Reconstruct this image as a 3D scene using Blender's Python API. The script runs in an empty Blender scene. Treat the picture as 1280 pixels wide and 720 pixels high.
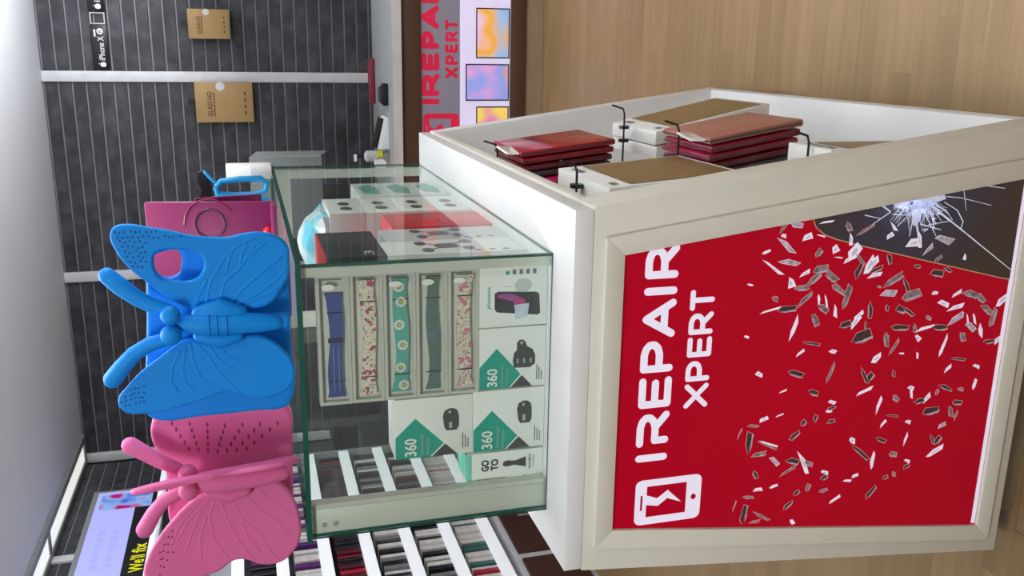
import bpy, bmesh, math, random
from mathutils import Vector, Matrix
random.seed(7)
S = bpy.context.scene
COL = S.collection

# ------------------------------------------------------------------ camera
YAW, PITCH, ROLL, FPX = -0.2679, -0.2753, -0.0593, 1141.9
CAM = Vector((0, 0, 1.4224))
def axes():
    f = Vector((math.sin(YAW)*math.cos(PITCH), math.cos(YAW)*math.cos(PITCH), math.sin(PITCH)))
    r = Vector((math.cos(YAW), -math.sin(YAW), 0)); u = r.cross(f)
    return r*math.cos(ROLL)+u*math.sin(ROLL), -r*math.sin(ROLL)+u*math.cos(ROLL), f
RR, UU, FF = axes()
cd = bpy.data.cameras.new('camera'); cam = bpy.data.objects.new('camera', cd); COL.objects.link(cam)
cd.sensor_width = 36; cd.sensor_fit = 'HORIZONTAL'; cd.lens = FPX/1280*36; cd.clip_start = 0.05
m3 = Matrix((-UU, RR, -FF)).transposed()          # the photograph was taken with the phone turned on its side
cam.matrix_world = Matrix.Translation(CAM) @ m3.to_4x4()
S.camera = cam

# ------------------------------------------------------------------ world, exposure
w = bpy.data.worlds.new('daylight'); S.world = w; w.use_nodes = True
w.node_tree.nodes['Background'].inputs[0].default_value = (0.88, 0.95, 1.0, 1)
w.node_tree.nodes['Background'].inputs[1].default_value = 0.4
S.view_settings.view_transform = 'Standard'; S.view_settings.look = 'None'
S.view_settings.gamma = 1; S.view_settings.use_curve_mapping = False
S.view_settings.exposure = 0.0
PANEL_WATTS = 19.0
UPLIGHT_WATTS = 64.0

def P(x, y, X=None, Y=None, Z=None):
    """point of the place seen at photo pixel x, y on a known plane"""
    d = FF + RR*((720-y-360)/FPX) - UU*((x-640)/FPX)
    if X is not None: t = (X-CAM.x)/d.x
    elif Y is not None: t = (Y-CAM.y)/d.y
    else: t = (Z-CAM.z)/d.z
    return CAM + d*t

# ------------------------------------------------------------------ materials
def lin(c):
    return tuple(((v/255)/12.92 if v/255 <= .04045 else ((v/255+.055)/1.055)**2.4) for v in c)
MATS = {}
def mat(name, rgb, rough=.5, metal=0.0, emit=0.0, var=.06, scale=14.0, spec=.5, bump=0.0):
    if name in MATS: return MATS[name]
    m = bpy.data.materials.new(name); m.use_nodes = True; MATS[name] = m
    n, l = m.node_tree.nodes, m.node_tree.links; b = n['Principled BSDF']
    c = lin(rgb)
    b.inputs['Roughness'].default_value = rough; b.inputs['Metallic'].default_value = metal
    b.inputs['Specular IOR Level'].default_value = spec
    tc = n.new('ShaderNodeTexCoord'); nz = n.new('ShaderNodeTexNoise'); rp = n.new('ShaderNodeValToRGB')
    nz.inputs['Scale'].default_value = scale; nz.inputs['Detail'].default_value = 4
    l.new(tc.outputs['Object'], nz.inputs['Vector']); l.new(nz.outputs['Fac'], rp.inputs['Fac'])
    rp.color_ramp.elements[0].position = .3; rp.color_ramp.elements[1].position = .7
    rp.color_ramp.elements[0].color = tuple(v*(1-var) for v in c)+(1,)
    rp.color_ramp.elements[1].color = tuple(min(1, v*(1+var)) for v in c)+(1,)
    l.new(rp.outputs['Color'], b.inputs['Base Color'])
    if emit:
        l.new(rp.outputs['Color'], b.inputs['Emission Color']); b.inputs['Emission Strength'].default_value = emit
    if bump:
        bp = n.new('ShaderNodeBump'); bp.inputs['Strength'].default_value = bump; bp.inputs['Distance'].default_value = .002
        l.new(nz.outputs['Fac'], bp.inputs['Height']); l.new(bp.outputs['Normal'], b.inputs['Normal'])
    return m
def glass_mat(name, tint, refl=.9, haze=0.0, f0=1.5):
    m = bpy.data.materials.new(name); m.use_nodes = True; MATS[name] = m
    n, l = m.node_tree.nodes, m.node_tree.links; n.remove(n['Principled BSDF'])
    out = n['Material Output']; tr = n.new('ShaderNodeBsdfTransparent'); gl = n.new('ShaderNodeBsdfGlossy')
    fr = n.new('ShaderNodeFresnel'); mx = n.new('ShaderNodeMixShader'); df = n.new('ShaderNodeBsdfDiffuse'); m2 = n.new('ShaderNodeMixShader')
    nz = n.new('ShaderNodeTexNoise'); mp = n.new('ShaderNodeMath'); mp.operation = 'MULTIPLY'; mp.inputs[1].default_value = .04
    l.new(nz.outputs['Fac'], mp.inputs[0]); l.new(mp.outputs[0], gl.inputs['Roughness'])
    tr.inputs[0].default_value = tuple(lin(tint))+(1,); gl.inputs[0].default_value = (refl, refl, refl, 1)
    df.inputs[0].default_value = (.75, .8, .78, 1)
    fr.inputs['IOR'].default_value = f0; m2.inputs[0].default_value = haze
    l.new(tr.outputs[0], m2.inputs[1]); l.new(df.outputs[0], m2.inputs[2])
    ge = n.new('ShaderNodeNewGeometry'); iv = n.new('ShaderNodeMath'); iv.operation = 'SUBTRACT'; iv.inputs[0].default_value = 1.0
    fm_ = n.new('ShaderNodeMath'); fm_.operation = 'MULTIPLY'; f2 = n.new('ShaderNodeMath'); f2.operation = 'MULTIPLY'; f2.inputs[1].default_value = .7
    l.new(ge.outputs['Backfacing'], iv.inputs[1]); l.new(fr.outputs[0], fm_.inputs[0]); l.new(iv.outputs[0], fm_.inputs[1]); l.new(fm_.outputs[0], f2.inputs[0])
    l.new(f2.outputs[0], mx.inputs[0]); l.new(m2.outputs[0], mx.inputs[1]); l.new(gl.outputs[0], mx.inputs[2])
    l.new(mx.outputs[0], out.inputs['Surface']); return m
def ramp_mat(name, stops, kind='wave', scale=6.0, distort=6.0, rough=.4, emit=0.0, detail=2.0, rand=False, coord='Object', const=False):
    """multi-colour procedural pattern: wave, noise or voronoi through a ramp"""
    m = bpy.data.materials.new(name); m.use_nodes = True; MATS[name] = m
    n, l = m.node_tree.nodes, m.node_tree.links; b = n['Principled BSDF']; b.inputs['Roughness'].default_value = rough
    tc = n.new('ShaderNodeTexCoord'); rp = n.new('ShaderNodeValToRGB'); src = tc.outputs[coord]
    if rand:
        oi = n.new('ShaderNodeObjectInfo'); ad = n.new('ShaderNodeVectorMath'); ad.operation = 'ADD'
        ml = n.new('ShaderNodeMath'); ml.operation = 'MULTIPLY'; ml.inputs[1].default_value = 37.0
        l.new(oi.outputs['Random'], ml.inputs[0]); l.new(tc.outputs[coord], ad.inputs[0]); l.new(ml.outputs[0], ad.inputs[1]); src = ad.outputs[0]
    if kind == 'wave':
        t = n.new('ShaderNodeTexWave'); t.inputs['Distortion'].default_value = distort; t.inputs['Detail'].default_value = detail
    elif kind == 'voronoi': t = n.new('ShaderNodeTexVoronoi')
    else:
        t = n.new('ShaderNodeTexNoise'); t.inputs['Detail'].default_value = detail
    t.inputs['Scale'].default_value = scale
    l.new(src, t.inputs['Vector'])
    o = t.outputs['Distance'] if kind == 'voronoi' else t.outputs['Fac']
    l.new(o, rp.inputs['Fac'])
    e = rp.color_ramp.elements
    while len(e) < len(stops): e.new(.5)
    for i, (p, c) in enumerate(stops): e[i].position = p; e[i].color = tuple(lin(c))+(1,)
    if const: rp.color_ramp.interpolation = 'CONSTANT'
    l.new(rp.outputs['Color'], b.inputs['Base Color'])
    if emit: l.new(rp.outputs['Color'], b.inputs['Emission Color']); b.inputs['Emission Strength'].default_value = emit
    return m

# ------------------------------------------------------------------ object helpers
def tag(o, label=None, cat=None, group=None, kind=None):
    if label: o['label'] = label
    if cat: o['category'] = cat
    if group: o['group'] = group
    if kind: o['kind'] = kind
    return o
ROOT = {}
def thing(name, label, cat, loc=(0, 0, 0), group=None):
    o = bpy.data.objects.new(name, None); COL.objects.link(o); o.location = loc; o.empty_display_size = .05
    ROOT[o.name] = Vector(loc); return tag(o, label, cat, group)
def link(name, me, m, parent=None, smooth=False, angle=35):
    """a mesh whose vertices are in world coordinates; moved into its root's frame"""
    o = bpy.data.objects.new(name, me); COL.objects.link(o)
    for x in (m if isinstance(m, (list, tuple)) else [m]): me.materials.append(x)
    if smooth:
        me.polygons.foreach_set('use_smooth', [True]*len(me.polygons)); me.set_sharp_from_angle(angle=math.radians(angle))
    if parent is not None:
        r = parent
        while r.parent is not None: r = r.parent
        off = ROOT.get(r.name, Vector((0, 0, 0)))
        me.transform(Matrix.Translation(-off)); o.parent = parent
    return o
class MB:
    def __init__(s): s.v = []; s.f = []; s.mi = []
    def add(s, vs, fs, mi=0):
        b = len(s.v); s.v += [tuple(v) for v in vs]; s.f += [tuple(b+i for i in f) for f in fs]; s.mi += [mi]*len(fs); return s
    def box(s, a, b, mi=0, M=None):
        (x0, y0, z0), (x1, y1, z1) = a, b
        vs = [(x, y, z) for z in (z0, z1) for y in (y0, y1) for x in (x0, x1)]
        if M: vs = [M @ Vector(v) for v in vs]
        return s.add(vs, [(0, 2, 3, 1), (4, 5, 7, 6), (0, 1, 5, 4), (2, 6, 7, 3), (0, 4, 6, 2), (1, 3, 7, 5)], mi)
    def hexa(s, q0, q1, mi=0):
        """solid between two quads with matching corners"""
        return s.add(list(q0)+list(q1), [(3, 2, 1, 0), (4, 5, 6, 7), (0, 1, 5, 4), (1, 2, 6, 5), (2, 3, 7, 6), (3, 0, 4, 7)], mi)
    def poly(s, pts, mi=0): return s.add(pts, [tuple(range(len(pts)))], mi)
    def prism(s, pts, d, mi=0):
        n = len(pts); d = Vector(d); a = [Vector(p) for p in pts]; b = [p+d for p in a]
        return s.add(a+b, [tuple(range(n))[::-1], tuple(range(n, 2*n))]+[(i, (i+1) % n, n+(i+1) % n, n+i) for i in range(n)], mi)
    def tube(s, path, rad, seg=10, mi=0, flat=1.0, cap=True):
        path = [Vector(p) for p in path]; n = len(path)
        if not isinstance(rad, (list, tuple)): rad = [rad]*n
        if cap:
            d0 = (path[0]-path[1]).normalized(); d1 = (path[-1]-path[-2]).normalized()
            pre = [(path[0]+d0*rad[0]*math.sin(a), rad[0]*math.cos(a)) for a in (1.45, 1.0, .5)]
            post = [(path[-1]+d1*rad[-1]*math.sin(a), rad[-1]*math.cos(a)) for a in (.5, 1.0, 1.45)]
            path = [p for p, _ in pre]+path+[p for p, _ in post]; rad = [r for _, r in pre]+list(rad)+[r for _, r in post]; n = len(path)
        vs = []; ref = None
        for i in range(n):
            t = (path[min(i+1, n-1)]-path[max(i-1, 0)]).normalized()
            if ref is None: ref = t.orthogonal().normalized()
            ref = (ref-t*ref.dot(t)).normalized(); bi = t.cross(ref)
            vs += [path[i]+ref*(rad[i]*math.cos(2*math.pi*k/seg))+bi*(rad[i]*flat*math.sin(2*math.pi*k/seg)) for k in range(seg)]
        fs = [(i*seg+k, i*seg+(k+1) % seg, (i+1)*seg+(k+1) % seg, (i+1)*seg+k) for i in range(n-1) for k in range(seg)]
        fs += [tuple(range(seg))[::-1], tuple(range((n-1)*seg, n*seg))]
        return s.add(vs, fs, mi)
    def ball(s, c, r, seg=16, mi=0):
        c = Vector(c); r = Vector(r) if not isinstance(r, (int, float)) else Vector((r, r, r)); h = seg//2; vs = []
        for i in range(h+1):
            a = math.pi*i/h
            vs += [c+Vector((r.x*math.sin(a)*math.cos(2*math.pi*k/seg), r.y*math.sin(a)*math.sin(2*math.pi*k/seg), r.z*math.cos(a))) for k in range(seg)]
        return s.add(vs, [(i*seg+k, (i+1)*seg+k, (i+1)*seg+(k+1) % seg, i*seg+(k+1) % seg) for i in range(h) for k in range(seg)], mi)
    def mesh(s, name, bevel=0.0, seg=2):
        me = bpy.data.meshes.new(name); me.from_pydata(s.v, [], s.f); me.polygons.foreach_set('material_index', s.mi); me.update()
        bm = bmesh.new(); bm.from_mesh(me); bmesh.ops.recalc_face_normals(bm, faces=bm.faces)
        if bevel:
            es = [e for e in bm.edges if len(e.link_faces) == 2 and e.calc_face_angle(0) > .5]
            bmesh.ops.bevel(bm, geom=es, offset=bevel, segments=seg, affect='EDGES', profile=.5, clamp_overlap=True)
        bm.to_mesh(me); bm.free(); return me
    def build(s, name, m, parent=None, bevel=0.0, smooth=False, seg=2):
        return link(name, s.mesh(name, bevel, seg), m, parent, smooth or bevel > 0)
def box(name, a, b, m, parent=None, bevel=0.0): return MB().box(a, b).build(name, m, parent, bevel)
def struct(o): o['kind'] = 'structure'; return o
def curve_mesh(name, loops, O, R, U, N, thick, bevel, smooth_pts=True, res=4):
    """smooth filled outline (with holes) given as 2-D loops -> solid with rounded rim, thickness along N"""
    cu = bpy.data.curves.new(name, 'CURVE'); cu.dimensions = '2D'; cu.fill_mode = 'BOTH'
    cu.extrude = max(thick/2-bevel, .0001); cu.bevel_depth = bevel; cu.bevel_resolution = 2; cu.resolution_u = res; cu.offset = -bevel
    for lp in loops:
        if smooth_pts:
            sp = cu.splines.new('BEZIER'); sp.bezier_points.add(len(lp)-1)
            for bp, p in zip(sp.bezier_points, lp):
                bp.co = (p[0], p[1], 0); bp.handle_left_type = bp.handle_right_type = 'AUTO'
        else:
            sp = cu.splines.new('POLY'); sp.points.add(len(lp)-1)
            for q, p in zip(sp.points, lp): q.co = (p[0], p[1], 0, 1)
        sp.use_cyclic_u = True
    ob = bpy.data.objects.new(name, cu); COL.objects.link(ob)
    dg = bpy.context.evaluated_depsgraph_get(); me = bpy.data.meshes.new_from_object(ob.evaluated_get(dg))
    bpy.data.objects.remove(ob); bpy.data.curves.remove(cu)
    me.name = name; me.materials.clear()
    O, R, U, N = Vector(O), Vector(R), Vector(U), Vector(N)
    for v in me.vertices: v.co = O+R*v.co.x+U*v.co.y+N*v.co.z
    return me
def text(name, s, O, R, U, h, m, parent, wide=None, bold=0.0, align='LEFT', depth=.0002):
    """flat lettering: O = baseline start, R/U unit vectors, h = capital height; wide = squeeze to this width"""
    cu = bpy.data.curves.new(name, 'FONT'); cu.body = s; cu.size = 1; cu.fill_mode = 'FRONT'; cu.offset = bold; cu.resolution_u = 3
    ob = bpy.data.objects.new(name, cu); COL.objects.link(ob)
    dg = bpy.context.evaluated_depsgraph_get(); me = bpy.data.meshes.new_from_object(ob.evaluated_get(dg))
    bpy.data.objects.remove(ob); bpy.data.curves.remove(cu)
    me.name = name; me.materials.clear()
    xs = [v.co.x for v in me.vertices]; ys = [v.co.y for v in me.vertices]
    x0, x1, y0, y1 = min(xs), max(xs), min(0, min(ys)), max(ys)
    cap = y1; sy = h/cap; sx = (wide/(x1-x0)) if wide else sy
    O, R, U = Vector(O), Vector(R).normalized(), Vector(U).normalized(); N = R.cross(U)
    for v in me.vertices: v.co = O+R*((v.co.x-x0)*sx)+U*(v.co.y*sy)+N*depth
    return link(name, me, m, parent)

# stroke lettering of the shop's own typeface
GL = {
 'I': (.0, [[(0, 0), (0, 1)]]),
 'E': (.62, [[(0, 0), (0, 1)], [(0, 1), (.62, 1)], [(0, .5), (.56, .5)], [(0, 0), (.62, 0)]]),
 'P': (.64, [[(0, 0), (0, 1), (.38, 1), (.55, .93), (.64, .8), (.64, .62), (.55, .48), (.38, .41), (0, .41)]]),
 'R': (.7, [[(0, 0), (0, 1), (.38, 1), (.55, .93), (.64, .8), (.64, .62), (.55, .48), (.38, .41), (0, .41)], [(.36, .41), (.7, 0)]]),
 'r': (.75, [[(0, 1), (.42, 1), (.6, .93), (.69, .8), (.69, .64), (.6, .49), (.42, .41), (.06, .41), (.06, 0)], [(.42, .41), (.75, 0)]]),
 'A': (.9, [[(0, 0), (.45, 1), (.9, 0)], [(.2, .3), (.7, .3)]]),
 'X': (.8, [[(0, 1), (.8, 0)], [(.8, 1), (.5, .62)], [(.0, 0), (.5, .62)][:1]+[(.3, .38)]]),
 'T': (.74, [[(0, 1), (.74, 1)], [(.37, 1), (.37, 0)]]),
}
def glyph(mb, ch, x0, x1, z0, z1, Y, t):
    """letter between x0..x1 (outer), z0..z1 (outer) on the plane Y, stroke width t"""
    wd, st = GL[ch]; h = t/2
    def mp(p): return (x0+h+(p[0]/wd if wd else 0)*(x1-x0-t) if wd else (x0+x1)/2, z0+h+p[1]*(z1-z0-t))
    k = 0
    for s in st:
        q = [mp(p) for p in s]
        for i in range(len(q)-1):
            a, b = Vector(q[i]), Vector(q[i+1]); d = (b-a).normalized(); n = Vector((-d.y, d.x))*h; k += 1
            yy = Y-k*1e-5
            mb.poly([(p.x, yy, p.y) for p in (a-n, b-n, b+n, a+n)])
        for p in q:
            k += 1; mb.poly([(p[0]+h*math.cos(j*math.pi/5), Y-k*1e-5, p[1]+h*math.sin(j*math.pi/5)) for j in range(10)])

# ------------------------------------------------------------------ materials used
M_white = mat('white_laminate', (233, 234, 234), .35, var=.015)
M_white_warmlit = mat('white_laminate_warm_lit', (224, 222, 210), .38, var=.02)  # same white laminate, with the warmer, dimmer light painted into its colour
M_ceil = mat('ceiling_paint', (226, 228, 232), .8, var=.015, scale=3)
M_slat = ramp_mat('charcoal_wood_slat', [(.3, (44, 44, 49)), (.5, (62, 62, 67)), (.7, (84, 83, 87))], 'noise', 11, rough=.55, detail=7, rand=True)
M_alu = mat('brushed_aluminium', (190, 190, 188), .35, .6)
M_slot = mat('slot_aluminium', (142, 142, 144), .5, .2)
M_trim = mat('white_metal_trim', (226, 226, 228), .4)
M_grey = mat('grey_metal_trim', (150, 152, 154), .45)
M_black = mat('black_plastic', (20, 20, 24), .35)
M_paper = mat('white_card', (236, 236, 232), .5, var=.02)
M_kraft = mat('kraft_card', (184, 150, 100), .7, var=.05, scale=30)
M_ink = mat('black_ink', (28, 28, 30), .6)
M_inkgrey = mat('grey_ink', (120, 120, 122), .6)
M_red = mat('red_card', (205, 22, 42), .45)

# ================================================================== THE ROOM
YW, XL, ZC = 5.95, -2.63, 2.53
# wood floor: base with strip pattern; the strips that can be told apart are pieces of their own
def wood_mat():
    m = bpy.data.materials.new('beech_strip'); m.use_nodes = True
    n, l = m.node_tree.nodes, m.node_tree.links; b = n['Principled BSDF']; b.inputs['Roughness'].default_value = .38
    tc = n.new('ShaderNodeTexCoord'); oi = n.new('ShaderNodeObjectInfo'); mp = n.new('ShaderNodeMapping'); mp.inputs['Scale'].default_value = (1.6, 26, 26)
    ad = n.new('ShaderNodeVectorMath'); ad.operation = 'ADD'; ml = n.new('ShaderNodeMath'); ml.operation = 'MULTIPLY'; ml.inputs[1].default_value = 50
    nz = n.new('ShaderNodeTexNoise'); nz.inputs['Scale'].default_value = 1.6; nz.inputs['Detail'].default_value = 5; nz.inputs['Distortion'].default_value = .4
    r1 = n.new('ShaderNodeValToRGB'); r2 = n.new('ShaderNodeValToRGB'); mx = n.new('ShaderNodeMixRGB'); mx.blend_type = 'MULTIPLY'; mx.inputs[0].default_value = 1
    l.new(oi.outputs['Random'], ml.inputs[0]); l.new(tc.outputs['Object'], mp.inputs[0]); l.new(mp.outputs[0], ad.inputs[0]); l.new(ml.outputs[0], ad.inputs[1])
    l.new(ad.outputs[0], nz.inputs['Vector']); l.new(nz.outputs['Fac'], r1.inputs[0]); l.new(oi.outputs['Random'], r2.inputs[0])
    r1.color_ramp.elements[0].position = .25; r1.color_ramp.elements[0].color = lin((145, 117, 80))+(1,)
    r1.color_ramp.elements[1].position = .75; r1.color_ramp.elements[1].color = lin((163, 134, 95))+(1,)
    r2.color_ramp.elements[0].color = (.80, .77, .73, 1); r2.color_ramp.elements[1].color = (1.0, 1.0, 1.0, 1)
    l.new(r1.outputs[0], mx.inputs[1]); l.new(r2.outputs[0], mx.inputs[2]); l.new(mx.outputs[0], b.inputs['Base Color']); return m
M_wood = wood_mat()
def floor_mat():
    m = bpy.data.materials.new('beech_floor_base'); m.use_nodes = True
    n, l = m.node_tree.nodes, m.node_tree.links; b = n['Principled BSDF']; b.inputs['Roughness'].default_value = .38
    tc = n.new('ShaderNodeTexCoord'); br = n.new('ShaderNodeTexBrick'); br.inputs['Scale'].default_value = 1
    br.inputs['Brick Width'].default_value = .42; br.inputs['Row Height'].default_value = .066; br.inputs['Mortar Size'].default_value = .0006
    br.inputs['Color1'].default_value = lin((161, 132, 93))+(1,); br.inputs['Color2'].default_value = lin((143, 115, 78))+(1,); br.inputs['Mortar'].default_value = lin((150, 122, 86))+(1,)
    l.new(tc.outputs['Object'], br.inputs['Vector']); l.new(br.outputs['Color'], b.inputs['Base Color']); return m
floor = struct(box('floor', (-2.75, -3, -.12), (6, YW+.12, -.0015), floor_mat()))
plank_me = {}
def plank(x0, y, ln):
    k = round(ln, 2)
    if k not in plank_me:
        plank_me[k] = MB().box((0, 0, -.0015), (k-.0006, .0657, 0)).mesh('plank'); plank_me[k].materials.append(M_wood)
    o = bpy.data.objects.new('plank', plank_me[k]); COL.objects.link(o); o.parent = floor; o.location = (x0, y, 0)
rf = random.Random(3)
for i in range(50):
    y = 1.02+i*.066
    if y > 4.3: break
    x = -.36 - rf.random()*.4 if y > 2.45 else -.1-rf.random()*.25
    while x < .62:
        ln = rf.choice((.36, .42, .48, .3)); plank(x, y, ln); x += ln
for i in range(11):
    y = 1.02+i*.066; x = -1.5-rf.random()*.2
    while x < -.93:
        ln = rf.choice((.36, .3, .24)); plank(x, y, ln); x += ln

ceil = struct(box('ceiling', (-2.75, -3, ZC), (4.0, YW+.12, ZC+.12), M_ceil))
wb = struct(box('wall_back', (-2.75, YW+.018, 0), (4.0, YW+.12, ZC), mat('wall_backing_board', (92, 92, 96), .7)))  # even grey board behind the slats
wl = struct(box('wall_left', (-2.75, -3, 0), (XL-.018, YW+.12, ZC), mat('wall_backing_board', (92, 92, 96), .7)))
struct(box('wall_front_added', (-2.75, -3.12, 0), (6, -3, ZC), mat('wall_paint', (222, 226, 232), .8)))  # unseen wall added to dim the kiosk front, pale to bounce some light
# slatwall boards: every board an own piece, aluminium insert in every groove
PITCH_Z = .0752
def slats(wall, along, starts, length, z0, z1):
    me = None; ins = MB()
    nrow = int((z1-z0)/PITCH_Z)
    for s in starts:
        for r in range(nrow+1):
            za = z0+r*PITCH_Z; hb = min(.0655, z1-za)
            if hb < .02: continue
            if along == 'x': a, b = (0, 0, 0), (length-.066, .017, .0655)
            else: a, b = (-.017, 0, 0), (0, length-.066, .0655)
            if me is None:
                me = MB().box(a, b).mesh('slat', .002, 1); me.materials.append(M_slat)
            mm = me
            if hb < .065:
                mm = MB().box(a, (b[0], b[1], hb)).mesh('slat'); mm.materials.append(M_slat)
            o = bpy.data.objects.new('slat', mm); COL.objects.link(o); o.parent = wall
            o.location = (s+.033, YW, za) if along == 'x' else (XL, s+.033, za)
            zb = za+.0655
            if zb+.0097 < z1:
                if along == 'x': ins.box((s+.033, YW+.006, zb+.001), (s+length-.033, YW+.018, zb+.0088))
                else: ins.box((XL-.018, s+.033, zb+.001), (XL-.006, s+length-.033, zb+.0088))
    ins.build('slot_inserts', M_slot, wall)
slats(wb, 'x', (-2.6, -1.4, -.2), 1.2, .42, ZC-.004)
slats(wl, 'y', (2.32, 3.53, 4.74), 1.205, 1.35, ZC-.004)
for i, x in enumerate((-2.6, -1.4, -.2, 1.0)):
    t = struct(MB().box((x-.031, YW-.012, .02), (x+.031, YW+.018, ZC-.002)).build('trim_%d' % (i+1), M_trim, None, .003))
for i, y in enumerate((4.735, 3.525)):
    t = struct(MB().box((XL-.018, y-.031, .9), (XL+.012, y+.031, ZC-.002)).build('trim_%d' % (i+5), M_trim, None, .003))
# continuous light line in the ceiling beside the left wall
lt = thing('linear_ceiling_light', 'long recessed white light line in the ceiling along the side wall', 'ceiling light', (-2.52, 3.6, ZC))
fm = MB()
fm.box((-2.47, 1.2, ZC-.02), (-2.425, 5.93, ZC)).box((-2.625, 1.2, ZC-.02), (-2.585, 5.93, ZC)).box((-2.585, 5.88, ZC-.02), (-2.47, 5.93, ZC))
for y in (4.72, 3.5): fm.box((-2.585, y, ZC-.018), (-2.47, y+.05, ZC))
fm.build('frame', M_grey, lt, .002)
M_led = mat('lit_diffuser', (246, 250, 246), .5, emit=.75, var=.01)
for a, b in ((4.77, 5.88), (3.55, 4.72), (1.25, 3.5)):
    box('diffuser', (-2.585, a, ZC-.012), (-2.47, b, ZC-.002), M_led, lt)
# square LED panels, the room's main light
M_lamp = mat('led_panel_diffuser', (255, 250, 240), .5, emit=4.0, var=.005)
def led_panel(x, y, s, watts, label):
    t = thing('ceiling_panel_light', label, 'ceiling light', (x, y, ZC), 'square panel lights in the shop ceiling')
    f = MB()
    for a, b in (((-s, -s), (s, -s+.02)), ((-s, s-.02), (s, s)), ((-s, -s+.02), (-s+.02, s-.02)), ((s-.02, -s+.02), (s, s-.02))):
        f.box((x+a[0], y+a[1], ZC-.015), (x+b[0], y+b[1], ZC))
    f.build('frame', M_trim, t)
    box('diffuser', (x-s+.02, y-s+.02, ZC-.008), (x+s-.02, y+s-.02, ZC-.002), M_lamp, t)
    l = bpy.data.lights.new('panel_lamp', 'AREA'); l.shape = 'SQUARE'; l.size = 2*s-.05; l.energy = watts; l.color = (.93, .97, 1.0)
    o = bpy.data.objects.new('panel_lamp', l); COL.objects.link(o); o.parent = t; o.location = (0, 0, -.02)
for x, y, k_ in ((-.55, 2.0, .85), (1.25, 2.0, .42), (-.8, -.4, 1.9), (1.25, -.4, .7), (1.9, 4.2, .3)):
    led_panel(x, y, .3, PANEL_WATTS*k_, 'square white panel light set into the shop ceiling')

# suspended luminaires added out of view to brighten the ceiling, shining up and down
def pendant(x, y0, y1):
    z = 1.8; t = thing('added_pendant_light', 'long suspended linear light added out of view to brighten the ceiling', 'added pendant light', (x, (y0+y1)/2, ZC), 'added suspended linear lights brightening the ceiling')
    MB().box((x-.04, y0, z-.03), (x+.04, y1, z+.03)).build('housing', M_trim, t, .004)
    box('diffuser', (x-.032, y0+.02, z-.034), (x+.032, y1-.02, z-.0305), M_lamp, t); box('diffuser', (x-.032, y0+.02, z+.0305), (x+.032, y1-.02, z+.034), M_lamp, t)
    for y in (y0+.15, y1-.15): MB().tube([(x, y, z+.035), (x, y, ZC)], .002, 6, cap=False).build('cable', M_grey, t)
    for sgn in (1, -1):
        l = bpy.data.lights.new('added_pendant_lamp', 'AREA'); l.shape = 'RECTANGLE'; l.size = .06; l.size_y = y1-y0-.06; l.energy = UPLIGHT_WATTS*(1 if sgn > 0 else .06); l.color = (.90, .94, 1.0)
        o = bpy.data.objects.new('added_pendant_lamp', l); COL.objects.link(o); o.parent = t; o.location = (0, 0, z+sgn*.04-ZC)
        if sgn > 0: o.rotation_euler = (math.pi, math.radians(-42), 0)
pendant(.85, 1.2, 2.9); pendant(.85, 3.5, 5.3)

# ================================================================== KIOSK
KT, KB, YF, YB = .9615, .085, 1.2467, 2.507
def xr(z, off=0.0): return -.23+.141*(KT-z)+off
def xl(z): return -.827-.106*(KT-z)
kiosk = thing('display_plinth', 'white flared kiosk counter with red poster on its front', 'counter', (-.53, 1.88, 0))
# carcass panels
MB().hexa([(xl(KT), YF, KT-.03), (xr(KT), YF, KT-.03), (xr(KT), YB, KT-.03), (xl(KT), YB, KT-.03)], [(xl(KT), YF, KT), (xr(KT), YF, KT), (xr(KT), YB, KT), (xl(KT), YB, KT)]).build('top_panel', M_white, kiosk, .0015)
def slab(name, y0, y1, z0, z1, m, dx0=0, dx1=0, parent=kiosk):
    return MB().hexa([(xl(z0)+dx0, y0, z0), (xr(z0)-dx1, y0, z0), (xr(z1)-dx1, y0, z1), (xl(z1)+dx0, y0, z1)], [(xl(z0)+dx0, y1, z0), (xr(z0)-dx1, y1, z0), (xr(z1)-dx1, y1, z1), (xl(z1)+dx0, y1, z1)]).build(name, m, parent, .001)
slab('front_panel', YF, YF+.083, KB, KT-.0305, M_white_warmlit)
slab('rear_panel', YB-.06, YB, KB, KT-.0305, M_white)
# left side panel
MB().hexa([(xl(KB), YF+.084, KB), (xl(KB)+.02, YF+.084, KB), (xl(KT-.03)+.02, YF+.084, KT-.031), (xl(KT-.03), YF+.084, KT-.031)],
          [(xl(KB), YB-.061, KB), (xl(KB)+.02, YB-.061, KB), (xl(KT-.03)+.02, YB-.061, KT-.031), (xl(KT-.03), YB-.061, KT-.031)]).build('side_panel', M_white, kiosk)
# recessed bay on the right side
def railq(z0, z1, o0, o1, y0, y1, name, m=M_white_warmlit):
    MB().hexa([(xr(z0, o0), y0, z0), (xr(z0, o1), y0, z0), (xr(z1, o1), y0, z1), (xr(z1, o0), y0, z1)], [(xr(z0, o0), y1, z0), (xr(z0, o1), y1, z0), (xr(z1, o1), y1, z1), (xr(z1, o0), y1, z1)]).build(name, m, kiosk, .001)
railq(KT-.047, KT-.0305, -.17, 0, YF+.0835, YB-.0605, 'bay_head')
railq(KB, .113, -.17, 0, YF+.0835, YB-.0605, 'bay_ledge', M_white)
railq(.1135, KT-.0475, -.19, -.17, YF+.0835, YB-.0605, 'bay_back', M_white)
box('plinth_base', (-.872, YF+.05, 0), (-.16, YB-.05, KB), mat('taupe_plinth', (150, 138, 112), .5), kiosk, .002)
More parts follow.
